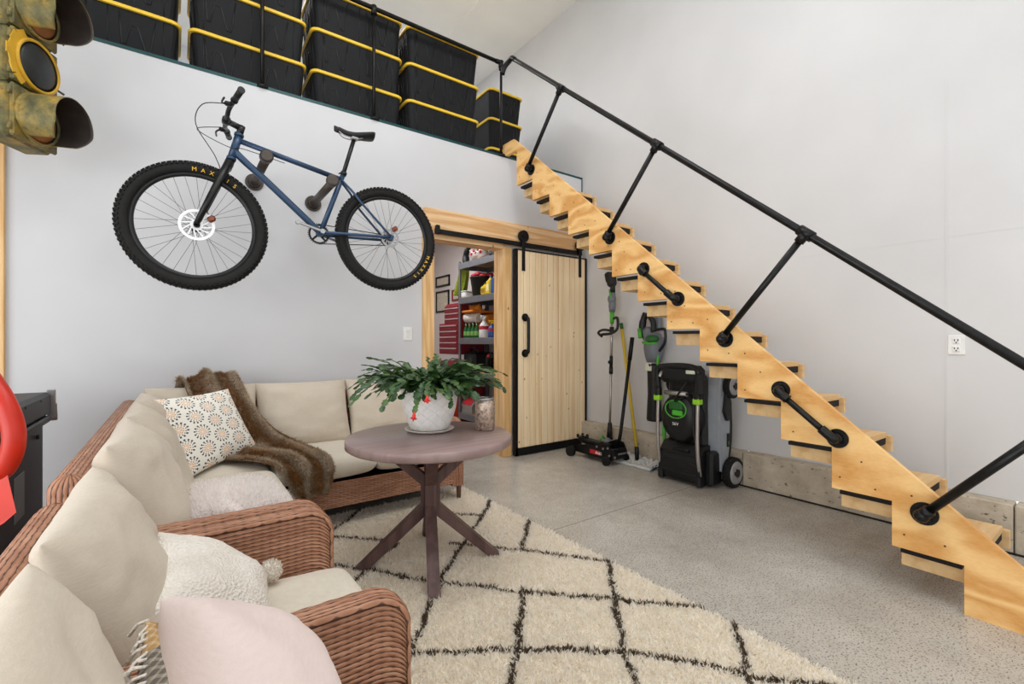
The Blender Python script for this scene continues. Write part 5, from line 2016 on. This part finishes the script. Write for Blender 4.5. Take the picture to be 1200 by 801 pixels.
def wheel_y(y, x, z, r, w):
    q = MB()
    s = -1 if y < YM else 1
    q.cyl((x, y, z), (x, y + s * w, z), r, n=30)
    for i in range(30):
        a = 2 * PI * i / 30
        q.box((x + r * math.cos(a), y + s * w / 2, z + r * math.sin(a)), (0.008, w * 0.9, 0.010), roty(-a))
    o = q.build('wheel', M_TIRE, t)
    q = MB()
    q.lathe([(0.3 * r, 0.004), (0.45 * r, 0.012), (0.74 * r, 0.010), (0.78 * r, 0.0)], place((x, y + s * w, z), rotx(PI / 2 if s < 0 else -PI / 2)), 28, cap1=False)
    for i in range(5):
        a = 2 * PI * i / 5
        q.bar((x + 0.3 * r * math.cos(a), y + s * (w + 0.010), z + 0.3 * r * math.sin(a)), (x + 0.72 * r * math.cos(a), y + s * (w + 0.010), z + 0.72 * r * math.sin(a)), 0.02, 0.006, (0, 1, 0))
    q.build('hub', plain('hub_grey', S(150, 150, 152), 0.45), o)
    q = MB().cyl((x, y + s * (w + 0.006), z), (x, y + s * (w + 0.018), z), 0.27 * r, n=16)
    q.build('hub_cap', M_PLASTIC, o)
wheel_y(YR - 0.005, 3.735, 0.122, 0.120, 0.055)
wheel_y(YR + 0.0, 3.735, 0.835, 0.098, 0.045)
wheel_y(YL + 0.005, 3.735, 0.122, 0.120, 0.055)
wheel_y(YL - 0.0, 3.735, 0.835, 0.098, 0.045)
# rear flap and bag frame at the bottom, towards the room
m = MB()
flap = [(3.60, 0.03), (3.47, 0.035), (3.445, 0.09), (3.45, 0.18), (3.475, 0.27), (3.53, 0.335), (3.60, 0.34)]
m.prism(flap, -(YL - 0.015), -(YR + 0.09), Mxz)
for k in range(4):
    z = 0.10 + 0.05 * k
    m.box((3.445 + 0.008 * k, YM + 0.035, z), (0.02, 0.33, 0.014), None, 0.004)
m.box((3.475, YM + 0.03, 0.29), (0.03, 0.16, 0.03), roty(-0.6), 0.008)
m.build('rear_flap', M_PLASTIC, t)
for y in (YL - 0.03, YR + 0.11):
    m = MB()
    m.box((3.50, y, 0.055), (0.12, 0.05, 0.085), None, 0.012)
    m.build('corner_bracket', M_PLASTIC, t)
MB().box((3.60, YR + 0.06, 0.16), (0.16, 0.07, 0.28), None, 0.02).build('wheel_bracket', M_PLASTIC, t)
# motor housing
m = MB()
def mot(i, j):
    a = 2 * PI * i
    prof = [(0.0, -0.115), (0.11, -0.108), (0.165, -0.075), (0.185, -0.02), (0.185, 0.10)]
    k = j * 4
    q = min(int(k), 3)
    r, d = (lerp(prof[q][c], prof[q + 1][c], k - q) for c in (0, 1))
    ey = 1.0 * r * math.cos(a)
    ez = 1.18 * r * math.sin(a) * (1.0 if math.sin(a) > 0 else 1.0)
    return V((3.545 + d, YM + 0.055 + ey, 0.555 + ez))
m.grid(36, 16, mot)
mh = m.build('motor_housing', M_PLASTIC, t)
m = MB()
m.tube([(3.435, YM + 0.055 + 0.10 * math.cos(a), 0.63 + 0.075 * math.sin(a)) for a in [2 * PI * k / 28 for k in range(28)]], 0.006, 8, True)
m.box((3.432, YM + 0.035, 0.60), (0.022, 0.10, 0.045), None, 0.008)
m.build('green_battery_door', M_GREEN, mh)
MB().box((3.435, YM + 0.055, 0.66), (0.02, 0.13, 0.075), None, 0.018).build('battery_window', M_DGREEN, mh)
m = MB()
Rt = Matrix(((0, 0, -1), (-1, 0, 0), (0, 1, 0)))
text_on(m, '56V', 0.036, place((3.4285, YM + 0.052, 0.495), Rt))
m.build('voltage_lettering', M_WTXT, mh)
# folded handle
m = MB()
for y in (YL - 0.02, YR + 0.10):
    m.tube(smooth_path([(3.47, y, 0.10), (3.435, y, 0.30), (3.43, y, 0.55), (3.44, y, 0.72)], 5), 0.0145, 12)
m.tube([(3.44, YL - 0.09, 0.765), (3.44, YR + 0.20, 0.765)], 0.020, 12)
m.build('handle_tube', M_ALU, t)
for y, c in ((YL - 0.02, 1), (YR + 0.10, 1)):
    m = MB()
    m.box((3.435, y, 0.755), (0.06, 0.055, 0.12), None, 0.014)
    hb_ = m.build('handle_clamp', M_PLASTIC, t)
    MB().box((3.435, y, 0.715), (0.064, 0.060, 0.05), None, 0.008).build('lime_band', M_LIME, hb_)
m = MB()
m.tube(smooth_path([(3.46, YR + 0.085, 0.74), (3.43, YR + 0.085, 0.93), (3.43, YR + 0.12, 0.985), (3.43, YM, 1.0), (3.43, YL - 0.06, 0.985), (3.43, YL - 0.015, 0.95), (3.44, YL - 0.02, 0.80)], 6), 0.026, 12)
m.box((3.45, YM + 0.005, 0.930), (0.075, 0.42, 0.155), None, 0.035)
m.box((3.44, YR + 0.085, 0.86), (0.075, 0.065, 0.20), None, 0.02)
m.box((3.44, YM - 0.02, 0.94), (0.05, 0.10, 0.05), None, 0.012)
m.build('control_handle', M_PLASTIC, t)
MB().box((3.413, YM - 0.10, 0.952), (0.012, 0.085, 0.03), None, 0.004).build('control_label', M_LABEL, t)
m = MB()
m.tube(smooth_path([(3.44, YL - 0.06, 0.95), (3.40, YL - 0.075, 0.93), (3.39, YL - 0.07, 0.90)], 4), 0.014, 8)
m.build('bail_lever', M_ALU, t)
m = MB()
m.tube(smooth_path([(3.44, YM - 0.06, 0.88), (3.40, YM - 0.02, 0.80), (3.42, YM + 0.05, 0.70), (3.44, YM - 0.10, 0.78), (3.42, YR + 0.13, 0.62), (3.42, YR + 0.12, 0.42), (3.46, YR + 0.09, 0.22)], 6), 0.008, 8)
m.build('cable', M_PLASTIC, t)
# ------------------------------------------------------------------ storage room: shelving and what stands on it
M_SHELF = plain('shelf_grey', S(118, 118, 122), 0.45, 0.4, 0.08)
M_BOARD = plain('particle_board', S(176, 150, 116), 0.85, 0, 0.15, 40)
SXF, SXB_, SYN, SYF = 3.15, 3.62, 4.16, 5.58
LEV = (0.24, 0.80, 1.255, 1.80, 2.272)
t = thing('shelving_unit', (3.38, 4.87, 0), 'grey steel shelving unit with five shelves seen through the opening', 'shelf')
for x in (SXF + 0.02, SXB_ - 0.02):
    for y in (SYN, SYF):
        m = MB()
        m.box((x, y, 1.15), (0.04, 0.004, 2.3)).box((x + (0.018 if x > 3.4 else -0.018), y + (0.02 if y < 5 else -0.02), 1.15), (0.004, 0.04, 2.3))
        m.build('upright', M_SHELF, t)
for z in LEV:
    m = MB()
    for x in (SXF + 0.005, SXB_ - 0.005):
        m.box((x, (SYN + SYF) / 2, z - 0.042), (0.022, SYF - SYN, 0.084), None, 0.004)
    for y in (SYN + 0.01, SYF - 0.01):
        m.box((3.385, y, z - 0.042), (0.45, 0.02, 0.07))
    o = m.build('shelf', M_SHELF, t)
    MB().box((3.385, (SYN + SYF) / 2, z - 0.008), (0.44, SYF - SYN - 0.03, 0.014)).build('board', M_BOARD, o)

def on(k): return LEV[k] + 0.0015
def single(mb, name, mats, label, cat, group=None, **kw):
    return tag(mb.build(name, mats, **kw), label, cat, group)
# green vest hanging on the end of the shelf
m = MB()
def vest(i, j):
    y, z = lerp(5.60, 5.86, j if False else i), lerp(1.86, 2.22, j)
    return V((3.24 + 0.05 * math.sin(i * 7 + j * 2) - 0.02 * (1 - j), 5.61 + (0.05 + 0.20 * (1 - j) ** 0.8) * i, z - 0.03 * i * j))
m.grid(14, 20, vest)
m.grid(14, 20, lambda i, j: vest(i, j) + V((0.05, 0, 0)))
single(m, 'safety_vest', plain('vest_green', S(138, 152, 44), 0.8, 0, 0.2), 'yellow green vest hanging at the far end of the upper shelf', 'vest')
# black bin with red and white things in it
t = thing('waste_bin', (3.27, 5.26, on(3)), 'black bin stuffed with red and white bags on the upper shelf', 'bin')
m = MB()
m.lathe([(0.13, 0.0), (0.165, 0.25), (0.172, 0.25), (0.172, 0.262), (0.160, 0.262), (0.15, 0.24), (0.0001, 0.235)], place((3.335, 5.26, on(3))), 28)
m.build('tub', M_PLASTIC, t)
m = MB()
for k in range(9):
    a = k * 0.7
    m.ball((3.335 + 0.10 * math.cos(a), 5.26 + 0.12 * math.sin(a), on(3) + 0.27 + 0.01 * (k % 3)), (0.06, 0.065, 0.032), 12, 8, 0, rotz(a))
m.build('red_bags', plain('red_bag', S(196, 34, 50), 0.5), t)
m = MB()
for k in range(3):
    m.ball((3.32 + 0.03 * k, 5.20 + 0.07 * k, on(3) + 0.305 - 0.01 * k), (0.05, 0.07, 0.025), 12, 8, 0, rotz(k))
m.build('white_bags', plain('white_bag', S(226, 220, 216), 0.5), t)
# white tub
t = thing('storage_tub', (3.25, 5.50, on(3)), 'small white translucent tub below the yellow green vest', 'tub')
m = MB()
m.box((3.235, 5.49, on(3) + 0.04), (0.14, 0.13, 0.08), None, 0.014)
m.build('body', M_WHITE_PL, t)
MB().box((3.235, 5.49, on(3) + 0.087), (0.15, 0.14, 0.014), None, 0.005).build('lid', M_WHITE_PL, t)
# yellow bottles
M_YB = plain('yellow_bottle', S(232, 196, 30), 0.42)
def jug(name, x, y, z, w, d, h, mb_, mc, label, cat, group=None, lab=None):
    t = thing(name, (x, y, z), label, cat, group)
    q = MB()
    q.box((x, y, z + h * 0.37), (d, w, h * 0.74), None, min(w, d) * 0.2)
    q.lathe([(min(w, d) * 0.42, h * 0.70), (min(w, d) * 0.30, h * 0.80), (min(w, d) * 0.16, h * 0.86), (min(w, d) * 0.16, h * 0.92)], place((x, y, z)), 18)
    q.build('bottle', mb_, t)
    q = MB()
    q.cyl((x, y, z + h * 0.91), (x, y, z + h), min(w, d) * 0.19, n=14)
    q.build('cap', mc, t)
    if lab:
        MB().box((x - d / 2 - 0.0008, y, z + h * 0.36), (0.0016, w * 0.72, h * 0.36)).build('label', lab, t)
    return t
M_BLUEB = plain('blue_bottle', S(40, 84, 150), 0.42)
jug('oil_jug', 3.235, 5.03, on(3), 0.115, 0.10, 0.16, M_YB, M_PLASTIC, 'short yellow jug beside the black bin on the upper shelf', 'jug', 'yellow jugs on the upper shelf', plain('dark_label', S(150, 120, 30), 0.5))
jug('oil_jug', 3.245, 4.925, on(3), 0.09, 0.10, 0.245, M_YB, M_BLUEB, 'tall yellow jug next to the blue bottle on the upper shelf', 'jug', 'yellow jugs on the upper shelf', plain('pale_yellow_label', S(240, 226, 150), 0.5))
jug('cleaner_bottle', 3.24, 4.825, on(3), 0.075, 0.09, 0.26, M_BLUEB, M_WHITE_PL, 'dark blue bottle beside the tall yellow jug', 'bottle')
# top of the unit
m = MB()
m.tube(smooth_path([(3.26, 5.62 - 0.06, on(4)), (3.26, 5.57, on(4) + 0.12), (3.25, 5.50, on(4) + 0.20), (3.26, 5.44, on(4) + 0.24)], 4), [0.05] * 4 + [0.04] * 4 + [0.03] * 5, 12)
m.box((3.28, 5.52, on(4) + 0.01), (0.14, 0.12, 0.02), None, 0.006)
single(m, 'desk_fan_base', M_PLASTIC, 'small black curved gadget on top of the shelving unit', 'gadget')
M_CLR = plain('clear_bag', S(186, 176, 172), 0.25, 0, 0.1)
t = thing('tool_bag', (3.33, 5.2, on(4)), 'clear plastic bag of red and grey parts on top of the shelving', 'bag')
m = MB()
pillow(m, (3.22, 5.42, on(4) + 0.17), (3.22, 5.02, on(4) + 0.15), (3.30, 5.02, on(4) + 0.012), (3.30, 5.42, on(4) + 0.012), 0.14, 18, wr=0.02, seed=4)
m.build('bag', M_CLR, t)
m = MB()
for k in range(5):
    m.ball((3.20, 5.32 - 0.055 * k, on(4) + 0.10 + 0.03 * (k % 2)), (0.02, 0.026, 0.02), 10, 8)
m.build('red_parts', M_RTXT, t)
m = MB()
m.box((3.33, 4.72, on(4) + 0.075), (0.26, 0.42, 0.15), None, 0.03)
m.tube(smooth_path([(3.30, 4.58, on(4) + 0.14), (3.30, 4.66, on(4) + 0.20), (3.30, 4.80, on(4) + 0.20), (3.30, 4.88, on(4) + 0.14)], 4), 0.012, 8)
single(m, 'tool_case', M_PLASTIC, 'black handled case on top of the shelving beside the clear bag', 'case')
# middle shelf: orange bag, paper towels, green bottles, spray bottles
m = MB()
pillow(m, (3.30, 5.56, on(2) + 0.46), (3.30, 5.28, on(2) + 0.45), (3.32, 5.24, on(2) + 0.33), (3.32, 5.57, on(2) + 0.33), 0.10, 18, wr=0.03, seed=6)
m.box((3.50, 5.40, on(2) + 0.16), (0.20, 0.32, 0.32), None, 0.02)
m.box((3.37, 5.40, on(2) + 0.354), (0.40, 0.28, 0.03), None, 0.01)
single(m, 'fabric_bag', plain('orange_bag', S(216, 126, 26), 0.7), 'orange fabric bag above the paper towel roll', 'bag')
t = thing('paper_towel_roll', (3.25, 5.42, on(2) + 0.2), 'roll of white paper towels lying on the green bottles', 'paper towels')
m = MB()
q0, q1 = V((3.235, 5.52, on(2) + 0.272)), V((3.30, 5.29, on(2) + 0.272))
m.cyl(q0, q1, 0.062, n=26)
m.build('roll', plain('paper_white', S(226, 218, 208), 0.9), t)
MB().cyl(q0 + (q0 - q1) * 0.01, q0 + (q1 - q0) * 0.05, 0.022, n=14).build('core', plain('cardboard_core', S(120, 92, 66), 0.9), t)
M_GB = plain('green_glass', S(28, 96, 44), 0.12, 0, 0.2)
g0 = None
for k, (y, lab) in enumerate(((5.50, 'first green glass bottle from the left on the middle shelf'), (5.405, 'second green glass bottle from the left on the middle shelf'), (5.31, 'third green glass bottle from the left on the middle shelf'), (5.22, 'fourth green glass bottle from the left, nearest the white spray bottle'))):
    if g0 is None:
        g0 = thing('glass_bottle', (3.22, y, on(2)), lab, 'bottle', 'green bottles on the middle shelf')
        q = MB()
        q.lathe([(0.030, 0.0), (0.034, 0.006), (0.034, 0.10), (0.028, 0.125), (0.014, 0.15), (0.013, 0.19)], place((3.22, y, on(2))), 20)
        q.build('bottle', M_GB, g0)
        MB().lathe([(0.0345, 0.03), (0.0348, 0.032), (0.0348, 0.085), (0.0345, 0.087)], place((3.22, y, on(2))), 20, cap0=False, cap1=False).build('label', plain('bottle_label', S(128, 176, 92), 0.6), g0)
        MB().cyl((3.22, y, on(2) + 0.188), (3.22, y, on(2) + 0.197), 0.015, n=14).build('cap', M_ALLOY, g0)
    else:
        o = copy_tree(g0)
        o.location.y = y
        o['label'] = lab
def spray(name, y, w, h, mb_, mt, label):
    t = thing(name, (3.225, y, on(2)), label, 'spray bottle', 'spray bottles on the middle shelf')
    q = MB()
    x, z = 3.225, on(2)
    q.lathe([(w * 0.48, 0.0), (w * 0.5, 0.01), (w * 0.5, h * 0.50), (w * 0.36, h * 0.62), (w * 0.16, h * 0.72), (w * 0.15, h * 0.80)], place((x, y, z)), 22)
    q.build('bottle', mb_, t)
    q = MB()
    q.box((x - 0.01, y, z + h * 0.93), (0.085, 0.028, h * 0.10), None, 0.008)
    q.cyl((x, y, z + h * 0.78), (x, y, z + h * 0.90), w * 0.18, n=14)
    q.tube([(x - 0.03, y, z + h * 0.92), (x - 0.045, y, z + h * 0.82)], 0.006, 8)
    q.build('trigger_head', mt, t)
    q = MB()
    q.lathe([(w * 0.505, h * 0.36), (w * 0.508, h * 0.37), (w * 0.508, h * 0.50), (w * 0.505, h * 0.51)], place((x, y, z)), 22, cap0=False, cap1=False)
    q.build('label', M_RTXT, t)
spray('spray_bottle', 5.05, 0.13, 0.29, M_WHITE_PL, M_WHITE_PL, 'white spray bottle with red label on the middle shelf')
spray('spray_bottle', 4.86, 0.11, 0.22, M_BLUEB, M_YB, 'blue spray bottle with yellow head on the middle shelf')
# lower shelves: black machines and a charger
m = MB()
m.box((3.36, 5.40, on(1) + 0.13), (0.32, 0.30, 0.26), None, 0.03)
m.cyl((3.19, 5.36, on(1) + 0.12), (3.21, 5.36, on(1) + 0.12), 0.07, n=20)
m.tube(smooth_path([(3.30, 5.30, on(1) + 0.25), (3.28, 5.34, on(1) + 0.31), (3.28, 5.46, on(1) + 0.31), (3.30, 5.50, on(1) + 0.25)], 4), 0.014, 8)
single(m, 'compressor', M_PLASTIC, 'black compressor box on the second lowest shelf', 'compressor')
t = thing('power_tool', (3.30, 4.95, on(1)), 'black power tool with red switch on the second lowest shelf', 'power tool')
m = MB()
m.box((3.30, 4.95, on(1) + 0.03), (0.16, 0.24, 0.06), None, 0.015)
m.tube(smooth_path([(3.28, 5.04, on(1) + 0.06), (3.26, 5.00, on(1) + 0.20), (3.25, 4.90, on(1) + 0.24), (3.25, 4.84, on(1) + 0.20)], 4), 0.032, 12)
m.build('body', M_PLASTIC, t)
MB().ball((3.215, 4.93, on(1) + 0.22), (0.016, 0.03, 0.02), 10, 8).build('switch', M_RTXT, t)
t = thing('battery_charger', (3.30, 5.42, on(0)), 'silver and red battery charger on the bottom shelf', 'charger')
m = MB()
m.prism([(0, 0.02), (0, 0.12), (0.10, 0.22), (0.26, 0.22), (0.26, 0.02)], -0.16, 0.16, Matrix(((1, 0, 0, 3.17), (0, 0, -1, 5.42), (0, 1, 0, on(0) - 0.018), (0, 0, 0, 1))))
m.tube(smooth_path([(3.28, 5.28, on(0) + 0.20), (3.30, 5.30, on(0) + 0.26), (3.30, 5.54, on(0) + 0.26), (3.28, 5.56, on(0) + 0.20)], 4), 0.012, 8)
m.build('case', M_ALU, t)
MB().box((3.215, 5.42, on(0) + 0.153), (0.115, 0.22, 0.004), roty(-PI / 4), 0.001).build('red_panel', M_RTXT, t)
# red tool chest beyond the shelf
M_CHEST = plain('chest_red', S(142, 34, 46), 0.4, 0.2, 0.1)
M_DRAW = plain('drawer_grey_red', S(200, 176, 176), 0.4, 0.3, 0.1)
t = thing('tool_chest', (3.36, 5.88, 0), 'red rolling tool chest with many drawers beyond the shelving', 'tool chest')
m = MB()
m.box((3.375, 5.90, 0.90), (0.43, 0.56, 0.06)).box((3.375, 5.90, 1.245), (0.43, 0.56, 0.44), None, 0.006)
m.box((3.375, 5.62, 0.47), (0.43, 0.02, 0.86)).box((3.375, 6.18, 0.47), (0.43, 0.02, 0.86)).box((3.58, 5.90, 0.47), (0.02, 0.56, 0.86)).box((3.375, 5.90, 0.06), (0.43, 0.56, 0.06))
m.box((3.395, 5.88, 1.585), (0.37, 0.46, 0.24), None, 0.006)
m.prism([(0, 0), (0.37, 0), (0.37, 0.05), (0.05, 0.05)], -0.23, 0.23, Matrix(((1, 0, 0, 3.21), (0, 0, -1, 5.88), (0, 1, 0, 1.706), (0, 0, 0, 1))))
m.build('cabinet', M_CHEST, t)
for z, w_, x_ in ((1.09, .52, 3.156), (1.17, .52, 3.156), (1.25, .52, 3.156), (1.33, .52, 3.156), (1.41, .52, 3.156), (1.51, .42, 3.206), (1.585, .42, 3.206), (1.66, .42, 3.206)):
    yc_ = 5.90 if w_ > .5 else 5.88
    d = MB().box((x_, yc_, z), (0.012, w_, 0.066), None, 0.003).build('drawer', M_CHEST, t)
    MB().box((x_ - 0.012, yc_, z + 0.018), (0.014, w_ * 0.96, 0.016), None, 0.003).build('drawer_pull', M_DRAW, d)
for y in (5.68, 6.12):
    for x in (3.22, 3.53):
        MB().cyl((x, y - 0.012, 0.028), (x, y + 0.012, 0.028), 0.028, n=16).build('caster', M_TIRE, t)
t = thing('red_bucket', (3.34, 5.90, 0.93), 'orange red container standing inside the open tool chest bay', 'container')
c0_ = place((3.36, 5.88, 0.0915))
m = MB()
m.lathe([(0.12, 0.0), (0.14, 0.30), (0.15, 0.31), (0.15, 0.33), (0.13, 0.33), (0.12, 0.29), (0.0001, 0.28)], c0_, 26)
m.build('bucket', plain('orange_red', S(214, 74, 40), 0.5), t)
MB().lathe([(0.1505, 0.315), (0.155, 0.32), (0.155, 0.345), (0.0001, 0.35)], c0_, 26).build('lid', M_WHITE_PL, t)
# framed prints on the side wall of the storage room
M_MATB = plain('print_paper', S(206, 196, 176), 0.7, 0, 0.18, 30)
for y0, y1, z0, z1, lab in ((6.75, 7.24, 2.13, 2.31, 'small wide framed print, uppermost on the storage room wall'), (6.77, 7.23, 1.70, 2.06, 'upright framed print below the small wide one in the storage room'), (6.42, 6.66, 1.86, 2.04, 'dark red framed print beside the shelf end in the storage room')):
    t = thing('framed_print', (3.65, (y0 + y1) / 2, z0), lab, 'picture', 'framed prints in the storage room')
    m = MB()
    f_ = 0.028
    m.box((3.64, (y0 + y1) / 2, z0 + f_ / 2), (0.02, y1 - y0, f_)).box((3.64, (y0 + y1) / 2, z1 - f_ / 2), (0.02, y1 - y0, f_))
    m.box((3.64, y0 + f_ / 2, (z0 + z1) / 2), (0.02, f_, z1 - z0)).box((3.64, y1 - f_ / 2, (z0 + z1) / 2), (0.02, f_, z1 - z0))
    m.build('frame', M_BLACK if 'red' not in lab else M_CHEST, t)
    q = MB()
    q.box((3.645, (y0 + y1) / 2, (z0 + z1) / 2), (0.006, y1 - y0 - f_, z1 - z0 - f_))
    q.build('print', M_MATB, t)

# ------------------------------------------------------------------ light, sky, camera
def area(name, loc, size, power, rot=(0, 0, 0), col=(0.96, 0.98, 1.0)):
    l = bpy.data.lights.new(name, 'AREA')
    l.shape = 'RECTANGLE'
    l.size, l.size_y = size
    l.energy = power
    l.color = col
    o = bpy.data.objects.new(name, l)
    o.location, o.rotation_euler = loc, rot
    COL.objects.link(o)
    return o
for lx, ly, pw in ((-1.6, 0.8, 20), (1.4, 0.0, 35), (0.2, 2.2, 25), (1.6, 2.2, 35), (1.8, -2.2, 30)):
    area('ceiling_light', (lx, ly, 5.30), (1.6, 0.5), pw)
area('ceiling_light', (1.0, 6.0, 5.30), (4.0, 0.5), 75)
area('storage_light', (2.5, 5.6, 2.86), (0.3, 1.6), 34)
area('left_fill_light', (-3.2, -0.4, 1.3), (2.4, 6.0), 200, (0, -math.radians(90), 0), (0.95, 0.98, 1.0))  # added fill for the stringer and stair wall; no garage door stands here
wd = bpy.data.worlds.new('world')
SC.world = wd
wd.use_nodes = True
bg = wd.node_tree.nodes['Background']
bg.inputs[0].default_value = (0.95, 0.975, 1.0, 1)
bg.inputs[1].default_value = 1.6

cam = bpy.data.cameras.new('camera')
cam.sensor_width = 36.0
cam.lens = 36.0 * 543.0 / 1200.0
cam.clip_start = 0.02
co = bpy.data.objects.new('camera', cam)
co.location = (0, 0, 1.2)
co.rotation_euler = (PI / 2, 0, -math.asin(0.58798))
COL.objects.link(co)
SC.camera = co
SC.view_settings.view_transform = 'Standard'
SC.view_settings.look = 'None'
SC.view_settings.gamma = 1.0
SC.view_settings.use_curve_mapping = False
SC.view_settings.exposure = -0.18
try:
    SC.cycles.use_denoising = True
    SC.cycles.denoiser = 'OPENIMAGEDENOISE'
    SC.cycles.max_bounces = 10
    SC.cycles.diffuse_bounces = 6
    SC.cycles.sample_clamp_indirect = 8
except Exception:
    pass
